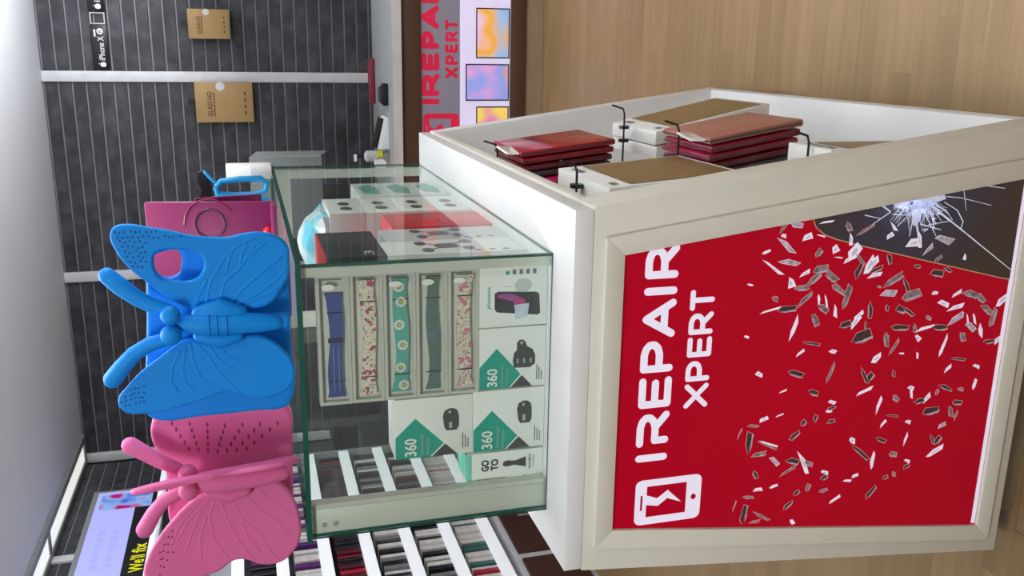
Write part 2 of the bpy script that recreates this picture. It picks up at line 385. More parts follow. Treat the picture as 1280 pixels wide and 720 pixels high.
# snap frame and poster
def trap(xa0, xa1, za, xb0, xb1, zb, Y): return [(xb0, Y, zb), (xb1, Y, zb), (xa1, Y, za), (xa0, Y, za)]
PT, PB = .883, .143
px = lambda z: (-.759-(PT-z)*.131, -.300+(PT-z)*.1345)
FO, FB = .913, .113
fo = lambda z: (-.789-(FO-z)*.125, -.272+(FO-z)*.1375)
fy0, fy1 = YF-.009, YF+.0005
def frail(name, q):
    MB().hexa([(a, fy0, b) for a, b in q], [(a, fy1, b) for a, b in q]).build(name, M_white_warmlit, kiosk, .0012)
A0, A1 = fo(FO); B0, B1 = fo(FB); C0, C1 = px(PT); D0, D1 = px(PB)
frail('frame_rail', [(C0, PT), (C1, PT), (A1, FO), (A0, FO)])
frail('frame_rail', [(B0, FB), (B1, FB), (D1, PB), (D0, PB)])
frail('frame_rail', [(B0, FB), (D0, PB), (C0, PT), (A0, FO)])
frail('frame_rail', [(D1, PB), (B1, FB), (A1, FO), (C1, PT)])
YP = YF-.002
M_pred = mat('backlit_red_print', (176, 0, 34), .22, spec=.2, emit=.26, var=.05, scale=3)
M_pwhite = mat('backlit_white_print', (226, 220, 240), .2, emit=.42, var=.01)
M_pgrey = mat('print_grey_glass', (134, 122, 126), .25, emit=.12, var=.55, scale=120)
M_plight = mat('print_pale_glass', (176, 166, 182), .25, emit=.22, var=.35, scale=120)
M_pdark = mat('print_dark_glass', (70, 58, 60), .25, emit=.05, var=.2, scale=60)
M_ppale = mat('print_faint_facet', (196, 188, 206), .25, emit=.3, var=.15, scale=90)
M_prim = mat('print_shard_rim', (232, 172, 178), .25, emit=.25, var=.05)
poster = MB().hexa(trap(C0, C1, PT, D0, D1, PB, YP), trap(C0, C1, PT, D0, D1, PB, YF-.0004)).build('poster', M_pred, kiosk)
tag(poster, 'red poster with white lettering and flying shards of glass')
zb2 = PB+.010
MB().poly([(px(PB)[0]+.003, YP-.0002, PB+.001), (px(PB)[1]-.002, YP-.0002, PB+.001), (px(zb2)[1]-.002, YP-.0002, zb2), (px(zb2)[0]+.003, YP-.0002, zb2)]).build('white_edge', M_pwhite, poster)
# cracked phone picture
def pp(x, y, k=0): p = P(x, y, Y=YP-.0003-k); return (p.x, p.y, p.z)
def crack_mat():
    m = bpy.data.materials.new('print_dark_screen'); m.use_nodes = True; n, l = m.node_tree.nodes, m.node_tree.links; b = n['Principled BSDF']
    b.inputs['Roughness'].default_value = .2
    tc = n.new('ShaderNodeTexCoord'); mp = n.new('ShaderNodeVectorMath'); mp.operation = 'DISTANCE'; rp = n.new('ShaderNodeValToRGB')
    c = P(1140, 232, Y=YP)-ROOT[kiosk.name]; mp.inputs[1].default_value = c
    ml = n.new('ShaderNodeMath'); ml.operation = 'MULTIPLY'; ml.inputs[1].default_value = 3.6
    l.new(tc.outputs['Object'], mp.inputs[0]); l.new(mp.outputs['Value'], ml.inputs[0]); l.new(ml.outputs[0], rp.inputs[0])
    e = rp.color_ramp.elements; e[0].color = lin((104, 108, 150))+(1,); e[1].position = .75; e[1].color = lin((66, 54, 50))+(1,); x = e.new(.3); x.color = lin((62, 60, 80))+(1,)
    l.new(rp.outputs[0], b.inputs['Base Color']); l.new(rp.outputs[0], b.inputs['Emission Color']); b.inputs['Emission Strength'].default_value = .12; return m
zz = .153
scr = [pp(1017, 272), pp(1020, 284), pp(1030, 293), pp(1045, 299), pp(1080, 308), pp(1180, 331), pp(1250, 347), pp(1262, 349)]
z_l = scr[-1][2]
scr += [(px(zz)[1]-.001, YP-.0003, zz)]
top = Vector(scr[0]); scr[0] = (px(top.z)[1]-.001, YP-.0003, top.z)
ph = MB().poly(scr).build('phone_picture', crack_mat(), poster)
rm = MB(); prev = None
for a, b in zip(scr[:-2], scr[1:-1]):
    a, b = Vector(a), Vector(b); d = (b-a).normalized(); nn = Vector((-d.z, 0, d.x))*.0009
    rm.poly([a-nn+Vector((0, -.0002, 0)), b-nn+Vector((0, -.0002, 0)), b+nn+Vector((0, -.0002, 0)), a+nn+Vector((0, -.0002, 0))])
rm.build('phone_rim', mat('print_gold_rim', (190, 150, 120), .3, emit=.2), poster)
cr = MB()
def ray_line(pts, w):
    for i in range(len(pts)-1):
        a, b = Vector(pp(*pts[i], .0003)), Vector(pp(*pts[i+1], .0003)); d = (b-a).normalized(); nn = Vector((-d.z, 0, d.x))
        w0 = w*(1-.5*i/max(1, len(pts)-1)); w1 = w*(1-.5*(i+1)/max(1, len(pts)-1)); cr.poly([a-nn*w0, b-nn*w1, b+nn*w1, a+nn*w0])
zc = lambda zx, zy: (1020+zx/4.923, 210+zy/4.923)
for pts, w in (([(890, 375), (1215, 640)], .0012), ([(700, 225), (890, 375)], .0022), ([(890, 375), (905, 330), (870, 260), (790, 210)], .0012), ([(800, 175), (900, 185), (1080, 230)], .0007),
               ([(1020, 105), (1165, 125)], .0009), ([(910, 130), (925, 265)], .0008), ([(460, 270), (250, 415)], .0009), ([(680, 200), (560, 300), (500, 360)], .0012), ([(640, 345), (770, 380)], .0012),
               ([(660, 260), (740, 420)], .0012), ([(640, 220), (600, 300), (575, 420)], .0016), ([(690, 350), (830, 325)], .0008), ([(470, 285), (560, 290), (600, 255)], .0009), ([(620, 200), (620, 350), (640, 480)], .0030),
               ([(480, 225), (540, 250), (620, 200)], .002), ([(400, 225), (460, 270)], .002), ([(300, 290), (400, 312)], .0008), ([(700, 215), (800, 260), (840, 320)], .0010), ([(650, 380), (690, 375), (660, 395)], .0012)):
    ray_line([zc(*p) for p in pts], w)
rc = random.Random(5)
for i in range(150):
    a = rc.uniform(.15, 3.0); L = rc.uniform(20, 185)*(.6+.4*abs(math.sin(a))); c0 = (600+rc.uniform(-60, 130), 215+rc.uniform(-25, 10))
    e = (c0[0]+L*math.cos(a)*.9, c0[1]+L*math.sin(a))
    # keep below the poster's own edge
    ray_line([zc(*c0), zc((c0[0]+e[0])/2+rc.uniform(-8, 8), (c0[1]+e[1])/2), zc(*e)], rc.uniform(.0003, .0011))
fc = MB(); fl_ = MB()
for i in range(60):
    a = rc.uniform(.05, 3.1); d0 = rc.uniform(5, 190)*(.5+.5*abs(math.sin(a))); c0 = (630+d0*math.cos(a)*1.1, 205+d0*math.sin(a)); w_ = rc.uniform(6, 26)
    tri = [zc(c0[0]+w_*rc.uniform(-1, 1), c0[1]+w_*rc.uniform(-.6, 1)) for _ in range(3)]
    if all(p[1] > 273-(p[0]-1016)*.191+2 for p in tri): (fc if i % 3 else fl_).poly([pp(*p, .00025+i*1e-6) for p in tri])
fc.build('crack_facets', mat('print_crack_dim', (108, 114, 156), .25, emit=.2, var=.3, scale=80), poster); fl_.build('crack_sparkles', mat('print_crack_bright', (206, 214, 244), .25, emit=.35, var=.2), poster)
for q in ([(480, 215), (600, 185), (790, 150), (800, 190), (720, 220), (600, 240), (520, 250)], [(585, 225), (660, 215), (640, 330), (600, 360)]):
    cr.poly([pp(*zc(*p), .0002) for p in q])
cr.build('crack_lines', mat('print_crack', (206, 212, 238), .25, emit=.36, var=.25, scale=60), poster)
# shards: (centre x, y, length, width, angle, tone) in the numbered close-ups of the print
SH = [((920, 270, 5.54), [(330,80,100,24,-55,'g'),(425,62,80,40,0,'l'),(500,150,80,55,-50,'w'),(350,205,160,40,42,'l'),(330,140,30,30,0,'w'),(210,250,60,18,-30,'w'),(255,360,170,28,32,'w'),(370,320,150,38,6,'l'),(575,258,65,40,-60,'g'),(690,235,60,50,-50,'w'),(710,288,60,8,5,'w'),(100,477,40,12,10,'w'),(375,465,70,60,60,'w'),(480,400,90,28,-40,'w'),(590,370,110,60,-20,'g'),(540,440,140,40,-45,'g'),(660,420,110,60,30,'g'),(460,500,110,40,-10,'g'),(270,575,40,40,0,'g'),(240,655,150,22,-22,'w'),(355,645,130,55,-15,'d'),(475,580,150,30,-45,'g'),(600,640,80,50,30,'g'),(575,580,70,16,85,'w'),(625,590,90,12,80,'w'),(685,660,90,24,85,'w'),(545,705,50,40,40,'g'),(930,650,110,35,88,'d'),(850,690,90,30,-50,'w'),(770,560,170,40,-75,'g'),(720,510,120,45,30,'g'),(850,380,120,45,-70,'d'),(930,340,140,50,-65,'w'),(960,410,110,30,-20,'w'),(820,250,130,70,-60,'w'),(860,300,90,25,50,'g'),(795,160,80,28,85,'w'),(780,75,70,40,60,'g'),(630,42,105,16,-14,'w'),(900,95,140,20,-35,'g'),(590,138,60,10,10,'w'),(770,310,60,25,-40,'w'),(990,490,30,20,0,'g')]),
 ((1080, 270, 5.145), [(165,275,60,40,65,'d'),(170,130,55,38,-60,'w'),(190,70,70,20,55,'w'),(340,325,40,25,0,'d'),(470,370,85,50,0,'d'),(540,345,55,25,25,'d'),(190,415,160,40,-35,'g'),(270,440,90,30,65,'d'),(160,500,110,55,-20,'l'),(305,510,120,60,-25,'g'),(455,495,40,25,-20,'w'),(150,592,40,25,80,'d'),(235,600,60,60,0,'d'),(285,615,90,25,35,'d'),(415,655,35,35,0,'g'),(600,500,80,25,-45,'w'),(680,500,100,50,10,'g'),(750,525,80,50,30,'g'),(510,565,70,50,0,'w'),(590,590,120,30,-25,'w'),(600,660,110,30,-40,'l'),(790,600,90,45,35,'g'),(830,650,120,30,-75,'g'),(890,540,110,35,-45,'w'),(320,175,110,60,-20,'w'),(355,150,100,35,75,'w'),(520,155,120,55,5,'l'),(415,220,100,22,-50,'l'),(480,275,60,25,-50,'g'),(645,262,40,22,85,'w'),(65,300,100,45,-60,'w'),(80,345,100,25,-25,'d')]),
 ((910, 380, 5.144), [(425,155,170,24,-72,'w'),(560,105,70,45,60,'g'),(755,135,75,45,-25,'d'),(820,120,100,35,-60,'w'),(860,215,140,80,-30,'d'),(535,255,110,20,5,'d'),(465,318,70,22,-50,'w'),(675,305,50,25,0,'w'),(440,450,100,40,12,'d'),(660,440,140,22,-72,'g'),(875,460,110,25,65,'d'),(915,470,60,40,-60,'d'),(880,560,120,24,-32,'w'),(198,453,45,40,0,'w'),(120,213,30,20,0,'w'),(355,562,55,12,-32,'w'),(550,572,60,45,0,'d'),(670,632,50,28,0,'w'),(665,670,50,25,-30,'d'),(650,690,40,15,-10,'w'),(885,135,50,20,80,'d')]),
 ((1080, 390, 5.144), [(235,100,115,42,-5,'d'),(345,170,40,38,30,'w'),(325,105,55,25,80,'g'),(390,105,130,22,-22,'w'),(490,100,100,45,-10,'d'),(585,45,130,28,-40,'l'),(685,95,70,45,30,'l'),(665,45,70,12,80,'w'),(710,45,70,12,80,'w'),(750,120,90,24,82,'w'),(635,160,60,45,60,'g'),(805,190,70,35,-20,'d'),(860,180,70,28,-50,'w'),(510,215,150,18,-70,'w'),(605,303,95,18,3,'d'),(540,365,70,22,-55,'w'),(720,350,40,25,10,'w'),(710,465,70,18,-75,'w'),(145,180,90,40,75,'g'),(195,225,120,18,-60,'g'),(80,295,85,32,-50,'w'),(240,268,30,12,-10,'w'),(343,278,40,16,80,'w'),(190,395,45,22,80,'d'),(300,490,40,30,0,'w'),(305,525,60,16,80,'w'),(205,555,45,35,30,'g'),(355,575,70,35,-25,'d'),(405,555,80,25,-55,'w'),(430,635,110,60,-25,'d'),(520,485,90,32,15,'d'),(620,497,40,25,0,'g'),(600,582,60,35,-5,'d'),(95,600,120,20,-72,'w'),(180,668,75,14,3,'d'),(555,640,70,30,80,'g'),(590,665,70,15,-70,'g'),(470,515,40,20,-70,'g')]),
 ((910, 510, 4.8), [(215,70,55,30,-40,'w'),(150,108,70,18,-5,'g'),(310,45,50,10,-30,'w'),(128,212,130,42,-85,'d'),(70,158,70,10,-70,'g'),(235,225,120,14,20,'g'),(240,215,110,10,15,'w'),(185,280,95,28,-15,'g'),(278,320,65,40,25,'l'),(400,165,80,28,-45,'d'),(453,90,40,30,-60,'d'),(525,62,45,24,-75,'d'),(615,82,50,24,-25,'d'),(385,320,80,40,5,'d'),(480,335,50,30,10,'g'),(450,325,140,32,65,'w'),(360,380,120,16,-35,'g'),(578,388,40,28,0,'w'),(576,420,40,30,-40,'d'),(165,402,45,28,55,'d'),(178,495,50,34,-35,'w'),(118,537,65,20,-5,'g'),(272,470,50,14,-25,'w'),(412,510,40,30,-60,'d'),(480,480,45,28,-75,'g'),(570,497,50,24,-30,'g'),(360,583,75,24,-45,'d'),(640,550,80,18,-40,'w'),(95,640,110,44,-85,'d'),(200,650,110,16,25,'g'),(160,684,70,16,-15,'g'),(38,590,70,8,-75,'g'),(385,684,34,24,40,'w'),(745,195,30,40,0,'w'),(790,265,130,28,38,'d'),(762,407,40,20,-35,'w'),(715,437,50,14,-5,'w')]),
 ((1060, 520, 5.144), [(225,52,60,16,-55,'w'),(385,40,35,25,0,'w'),(212,155,70,32,12,'d'),(370,150,90,14,-72,'w'),(290,245,50,35,0,'g'),(155,285,110,22,-80,'w'),(380,292,35,28,0,'w'),(375,325,45,25,-40,'d'),(240,395,35,25,-40,'d'),(295,372,35,25,70,'g'),(605,62,60,30,-50,'l'),(575,155,60,35,-60,'d'),(540,150,70,20,65,'d'),(560,225,130,26,-33,'w'),(45,385,45,20,-40,'w'),(145,490,100,30,-55,'d')])]
sm = MB(); rs = random.Random(11); k = 0
TONE = {'w': 0, 'l': 1, 'g': 2, 'd': 3}
for (ox, oy, sc), lst in SH:
    for cx, cy, L, W, an, t in lst:
        a = math.radians(an); k += 1; L *= 1.08; W *= 1.02
        u = (math.cos(a), math.sin(a)); v = (-u[1], u[0])
        n = rs.choice((4, 4, 5)); base = [(-.5, rs.uniform(-.3, .1)), (rs.uniform(-.3, 0), -.5), (.5, rs.uniform(-.4, .0)), (rs.uniform(.2, .5), .5)]
        if n == 5: base.append((rs.uniform(-.35, -.1), rs.uniform(.3, .5)))
        def quad(g, dk): return [pp(ox+(cx+u[0]*(p[0]*(L+g))+v[0]*(p[1]*(W+g)))/sc, oy+(cy+u[1]*(p[0]*(L+g))+v[1]*(p[1]*(W+g)))/sc, dk) for p in base]
        sm = MB()
        sm.poly(quad(3.5, .0004+k*2e-6), 4 if t in 'gd' else 0)
        if t != 'w': sm.poly(quad(-3, .0007+k*2e-6), TONE[t])
        if t in 'gd' and W > 18: sm.poly([pp(ox+(cx+u[0]*p[0]*L+v[0]*p[1]*W)/sc, oy+(cy+u[1]*p[0]*L+v[1]*p[1]*W)/sc, .0009+k*2e-6) for p in ((-.42, .12), (.45, .3), (.4, .44), (-.1, .4))], 1)
        if t == 'w' and W > 25: sm.poly([pp(ox+(cx+u[0]*p[0]*L*.5+v[0]*p[1]*W*.4)/sc, oy+(cy+u[1]*p[0]*L*.5+v[1]*p[1]*W*.4)/sc, .0007+k*2e-6) for p in base], 5)
        sm.build('printed_shard', [M_pwhite, M_plight, M_pgrey, M_pdark, M_prim, M_ppale], poster)
# lettering
lm = MB(); YT = YP-.0006
zT, zB = P(794, 572, Y=YT).z, P(834, 568, Y=YT).z
for ch, ya, yb in (('I', 578, 566), ('r', 558, 515), ('E', 510, 472), ('P', 466, 427), ('A', 423, 375), ('I', 371, 358), ('R', 349, 306)):
    lm = MB(); glyph(lm, ch, P(815, ya, Y=YT).x, P(815, yb, Y=YT).x, zB, zT, YT, .0125); lm.build('letter', M_pwhite, poster)
zT, zB = P(855, 495, Y=YT).z, P(885, 492, Y=YT).z
for ch, ya, yb in (('X', 509, 479), ('P', 476, 451), ('E', 446, 421), ('R', 418, 390), ('T', 388, 362)):
    lm = MB(); glyph(lm, ch, P(875, ya, Y=YT).x, P(875, yb, Y=YT).x, zB, zT, YT, .0088); lm.build('letter', M_pwhite, poster)
def phone_icon(x0, x1, zt, zb, Y, m, mbg, parent):
    W, H = x1-x0, zt-zb
    def q(s, t, k=0): return (x0+s*W, Y-k, zt-t*H)
    b = MB(); r = .1; pts = []
    for (cs, ct, a0) in ((r*1.3, r, 180), (1-r*1.3, r, 270), (1-r*1.3, 1-r, 0), (r*1.3, 1-r, 90)):
        for j in range(5):
            a = math.radians(a0+j*22.5); pts.append(q(cs+r*1.3*math.cos(a), ct+r*math.sin(a)))
    b.poly(pts); b.build('icon_phone', m, parent)
    c = MB(); c.poly([q(.17, .17, .0002), q(.85, .17, .0002), q(.85, .77, .0002), q(.17, .77, .0002)])
    c.poly([q(.5+.065*math.cos(j*.524), .885+.04*math.sin(j*.524), .0002) for j in range(12)])
    c.poly([q(.33, .08, .0002), q(.66, .08, .0002), q(.66, .11, .0002), q(.33, .11, .0002)]); c.build('icon_screen', mbg, parent)
    zi = MB(); bolt = [(220, 305), (335, 335), (440, 250), (590, 375), (440, 335), (345, 415), (215, 405)]
    f = [q((610-(zx-220)*.115-zy)/460, (zx-100)/685-.012, .0004) for zx, zy in bolt]
    zi.add(f, [(0, 1, 5, 6), (1, 2, 4, 5), (2, 3, 4)]); zi.build('icon_bolt', m, parent)
phone_icon(P(834, 652, Y=YT).x, P(834, 597, Y=YT).x, P(793, 640, Y=YT).z, P(876, 615, Y=YT).z, YT, M_pwhite, M_pred, poster)

# ---- tablet packages hanging in the side bay
def hook(Y, z, off_tip, nm_label, k=1):
    t = thing('display_hook', nm_label, 'hook', (xr(z, -.17), Y, z), 'black peg hooks in the kiosk side bay')
    xo = xr(z)
    MB().tube([(xr(z, -.166), Y, z), (xo+off_tip-.012, Y, z), (xo+off_tip, Y, z+.004), (xo+off_tip+.008, Y, z+.03)], .0022, 8).build('rod', M_black, t, smooth=True)
    MB().box((xr(z, -.1665), Y-.014, z-.014), (xr(z, -.161), Y+.014, z+.014)).build('back_plate', M_black, t, .002)
    return t
def stopper(t, x, Y, z):
    MB().tube([(x, Y, z), (x+.007, Y, z)], .012, 12, cap=False).build('stopper', M_black, t)
def side_box(Y0, Y1, z0, z1, thick, off, lean, label, kraft=True):
    """carton hanging in the bay: its big face towards +X"""
    t = thing('tablet_case_carton', label, 'carton', (xr(z1, off)-thick, Y0, z0), 'white tablet cartons in the kiosk bay')
    def cor(y, z, d): f = (z1-z)/(z1-z0); return (xr(z1, off)+lean*f-d, y, z)
    q1 = [cor(Y0, z0, 0), cor(Y1, z0, 0), cor(Y1, z1, 0), cor(Y0, z1, 0)]; q0 = [cor(Y0, z0, thick), cor(Y1, z0, thick), cor(Y1, z1, thick), cor(Y0, z1, thick)]
    MB().hexa(q0, q1).build('carton', M_paper, t, .0015)
    if kraft:
        a = .022; h = z1-z0
        MB().poly([cor(Y0+a*.6, z0+.012, -.0012), cor(Y1-.012, z0+.012, -.0012), cor(Y1-.012, z1-.042, -.0012), cor(Y0+a*.6, z1-.042, -.0012)]).build('window_print', M_kwin, t)
        for ya, yb in ((Y1-.08, Y1-.03), (Y0+.02, Y0+.045)):
            MB().poly([cor(ya, z1-.026, -.0012), cor(yb, z1-.026, -.0012), cor(yb, z1-.014, -.0012), cor(ya, z1-.014, -.0012)]).build('label_print', M_inkgrey, t)
    return t
M_kwin = mat('kraft_sleeve', (134, 108, 66), .35, var=.12, scale=9)
side_box(1.375, 1.632, .607, .857, .045, -.004, .02, 'white tablet carton with kraft brown face hanging beside the poster corner')
side_box(1.845, 2.095, .285, .56, .03, 0, .06, 'white tablet carton with kraft brown face, outermost of the pair low in the bay')
side_box(1.85, 2.10, .29, .555, .028, -.034, .06, 'white tablet carton tucked behind the outermost one of the pair', kraft=False)
t = side_box(1.50, 1.73, .365, .50, .03, -.062, .03, 'taupe carton tucked behind the lower stack of sleeves', kraft=False); t.children[0].data.materials[0] = mat('taupe_card', (128, 110, 104), .5, var=.15)
side_box(1.345, 1.475, .2, .468, .05, .0, .0, 'white carton hanging lowest in the bay with a taupe face')
M_sleeve = [mat('red_foil_sleeve', (168, 26, 44), .16, var=.15, scale=20), mat('dark_red_sleeve', (110, 20, 34), .2, var=.2, scale=20), mat('pink_sleeve', (206, 28, 92), .22), mat('charcoal_sleeve', (78, 70, 74), .3), mat('rose_brown_sleeve', (170, 108, 96), .3, var=.1), mat('crimson_sleeve', (150, 24, 60), .2)]
M_foil = mat('clear_foil_bag', (222, 216, 216), .15)
def sleeve(Y0, Y1, z0, z1, x1, th, m, label, lean, tilt=0.0, tagp=False, group=None):
    t = thing('tablet_sleeve', label, 'tablet case', (x1-th, Y0, z0), group)
    c = Vector((x1-th/2, (Y0+Y1)/2, (z0+z1)/2))
    M = Matrix.Translation(c) @ Matrix.Rotation(-lean, 4, 'Y') @ Matrix.Rotation(tilt, 4, 'X') @ Matrix.Translation(-c)
    MB().box((x1-th, Y0, z0), (x1, Y1, z1), M=M).build('cover', m, t, .004)
    MB().box((x1-th*.62, Y0-.0008, z0+.006), (x1-th*.38, Y1+.0008, z1+.0006), M=M).build('pages', M_sleeve[3], t)
    if tagp:
        q = [M @ Vector(p) for p in ((x1-.004, Y0+.015, z1), (x1+.004, Y0+.075, z1), (x1+.012, Y0+.06, z1+.035), (x1-.002, Y0+.03, z1+.022))]
        MB().prism(q, (-.003, 0, .002)).build('foil_tag', M_foil, t)
    return t
g1 = 'red tablet sleeves high in the kiosk bay'
lay = [(0, 'glossy red tablet sleeve, outermost of the upper stack'), (0, 'glossy red tablet sleeve second from outside in the upper stack'), (1, 'dark red tablet sleeve in the middle of the upper stack'), (3, 'charcoal tablet sleeve between red and pink ones in the upper stack'), (2, 'bright pink tablet sleeve second innermost in the upper stack'), (3, 'charcoal tablet sleeve innermost of the upper stack')]
for i, (mi, lb) in enumerate(lay):
    sleeve(1.84-(.0 if i < 4 else .035), 2.07-(.0 if i < 4 else .03), .655+(.003*i), .868-(.004*(i % 3)), xr(.77, .004)-i*.0155, .0125, M_sleeve[mi], lb, .12, 0, i == 0, g1)
lay = [(4, 'rose brown tablet sleeve, outermost of the lower stack'), (5, 'crimson tablet sleeve second from outside in the lower stack'), (5, 'crimson tablet sleeve third from outside in the lower stack'), (1, 'dark red tablet sleeve in the lower stack'), (3, 'charcoal tablet sleeve in the lower stack')]
for i, (mi, lb) in enumerate(lay):
    sleeve(1.525, 1.725, .405+.004*i, .602-.004*(i % 2), xr(.50, .026)-i*.0165, .0135, M_sleeve[mi], lb, .17, 0, i == 0, 'tablet sleeves low in the kiosk bay')
h = hook(1.955, .888, .012, 'black peg hook above the red tablet sleeves')
h = hook(1.50, .868, .02, 'black peg hook above the kraft-faced carton near the poster corner'); stopper(h, xr(.868, -.02), 1.50, .868)
h = hook(1.965, .585, .045, 'black peg hook with two stoppers above the pair of cartons'); stopper(h, xr(.585, .0), 1.965, .585); stopper(h, xr(.585, -.03), 1.965, .585)
h = hook(1.63, .612, .04, 'black peg hook above the rose brown tablet sleeve')
h = hook(1.40, .476, .02, 'black peg hook above the lowest carton')

# ================================================================== GLASS DISPLAY CASE
CX0, CX1, CY0, CY1, CZ0, CZ1 = -.765, -.315, 1.342, 2.505, KT, 1.3624
M_glass = glass_mat('clear_glass', (250, 253, 251), .95, .012)
M_gedge = mat('green_glass_edge', (24, 86, 72), .12, var=.1)
case = thing('glass_display_case', 'glass display case with green edges standing on the white kiosk counter', 'display case', ((CX0+CX1)/2, (CY0+CY1)/2, KT))
def pane(name, a, b, big, parent=case):
    """box whose two faces normal to axis `big` are clear, its rim green"""
    mb = MB().box(a, b); ax = {'x': (4, 5), 'y': (2, 3), 'z': (0, 1)}[big]
    mb.mi = [0 if i in ax else 1 for i in range(6)]
    return mb.build(name, [M_glass, M_gedge], parent)
g = .006
pane('glass_top', (CX0-.004, CY0-.004, CZ1-.008), (CX1+.004, CY1, CZ1), 'z')
pane('glass_front', (CX0, CY0, CZ0+.0005), (CX1, CY0+g, CZ1-.0085), 'y')
pane('glass_side', (CX1-g, CY0+g+.0005, CZ0+.0005), (CX1, CY1, CZ1-.0085), 'x')
pane('glass_side', (CX0, CY0+g+.0005, CZ0+.0005), (CX0+g, CY1, CZ1-.0085), 'x')
M_post = mat('case_aluminium', (206, 208, 198), .4, .15, var=.02)
fp = MB().box((CX0+.001, CY0+g+.001, CZ0+.002), (-.717, CY0+g+.012, CZ1-.009)).build('front_post', M_post, case, .001)
box('post_lip', (-.7165, CY0+g+.001, CZ0+.002), (-.709, CY0+g+.02, CZ1-.009), M_post, fp)
for z in (1.335, 1.317): MB().tube([(-.745, CY0+g+.0012, z), (-.745, CY0+g-.0008, z)], .004, 10, cap=False).build('screw', M_grey, fp)
box('corner_post', (-.336, CY0+g+.001, CZ0+.002), (-.3225, CY0+g+.012, CZ1-.009), M_post, case)
box('rear_post', (CX0+.008, CY1-.03, CZ0+.002), (CX0+.05, CY1-.012, CZ1-.009), M_post, case)
box('rear_post', (CX1-.03, CY1-.03, CZ0+.002), (CX1-.008, CY1-.012, CZ1-.009), M_post, case)
box('rear_rail', (CX0+.05, CY1-.03, CZ1-.05), (CX1-.03, CY1-.012, CZ1-.012), M_post, case)
MB().ball((-.337, CY0+g+.004, CZ1-.022), (.014, .004, .014)).build('corner_bracket', M_glass, case, smooth=True)
MB().ball((-.735, CY0+g+.014, CZ1-.022), (.014, .004, .014)).build('corner_bracket', M_post, case, smooth=True)

M_teal = mat('teal_print', (28, 160, 142), .5, var=.03)
M_mint = mat('mint_card', (120, 214, 190), .5)
M_charger = mat('charger_grey', (74, 74, 74), .5)
M_chlight = mat('charger_pale', (176, 180, 178), .5)
FYB = 1.366
def front_carton(name, label, cat, x0, x1, z0, z1, dep, group=None, m=None, y=FYB):
    t = thing(name, label, cat, (x0, y, z0), group)
    return t, MB().box((x0, y, z0), (x1, y+dep, z1)).build('carton', m or M_paper, t, .0008)
def fq(x0, x1, z0, z1, y):
    return lambda u, t, k=1: (x0+u*(x1-x0), y-.0003*k, z1-t*(z1-z0))
def disc(q, cu, ct, ru, rt, k, n=16): return [q(cu+ru*math.cos(j*2*math.pi/n), ct+rt*math.sin(j*2*math.pi/n), k) for j in range(n)]
def charger_box(label, x0, x1, z0, z1, ports, y=FYB):
    t, c = front_carton('car_charger_box', label, 'box', x0, x1, z0, z1, .07, 'white and teal car charger boxes in the glass case', y=y)
    q = fq(x0, x1, z0, z1, y); W = x1-x0; H = z1-z0
    MB().poly([q(*p) for p in ((0.005, .005), (.37, .005), (.67, .26), (.216, .62), (0.005, .445))]).build('teal_print', M_teal, t)
    MB().poly([q(*p) for p in ((.2, .64), (0.005, .8), (0.005, .47))]).build('grey_print', M_charger, t)
    text('number_print', '360', q(.04, .265, 2), (1, 0, 0), (0, 0, 1), H*.15, M_paper, t, W*.3, .02)
    text('name_print', 'Universal', q(.05, .36, 2), (1, 0, 0), (0, 0, 1), H*.045, M_chlight, t, W*.34)
    text('name_print', 'FastCharge', q(.05, .43, 2), (1, 0, 0), (0, 0, 1), H*.04, M_chlight, t, W*.28)
    for i in range(3):
        MB().poly([q(.1, .86+i*.035), q(.36-.05*i, .86+i*.035), q(.36-.05*i, .875+i*.035), q(.1, .875+i*.035)]).build('fine_print', M_inkgrey, t)
    b = MB(); d = MB()
    if ports == 3:
        b.poly([q(u, tt, 1) for u, tt in ((.33, .52), (.45, .5), (.58, .52), (.62, .56), (.74, .56), (.79, .6), (.79, .65), (.75, .69), (.68, .71), (.62, .8), (.52, .84), (.38, .84), (.32, .76))])
        for i in range(3): d.poly([q(u, tt, 2) for u, tt in ((.40, .56+i*.1), (.48, .56+i*.1), (.48, .585+i*.1), (.40, .585+i*.1))])
        d.poly(disc(q, .74, .63, .03, .022, 2))
    else:
        b.poly([q(u, tt, 1) for u, tt in ((.42, .66), (.48, .63), (.66, .61), (.75, .63), (.79, .69), (.79, .75), (.75, .8), (.66, .82), (.48, .82), (.42, .79))])
        d.poly([q(u, tt, 2) for u, tt in ((.46, .69), (.56, .69), (.56, .73), (.46, .73))]); d.poly(disc(q, .73, .7, .025, .018, 2))
    b.build('charger_print', M_charger, t); d.build('port_print', M_chlight, t)
    return t
charger_box('white and teal car charger box picturing a charger with three ports', -.546, -.4415, .9622, 1.0762, 3)
charger_box('white and teal single port charger box standing beside the GO TO box', -.656, -.5485, .9622, 1.086, 1)
charger_box('white and teal single port charger box on top of another one', -.6545, -.5505, 1.0865, 1.216, 1)
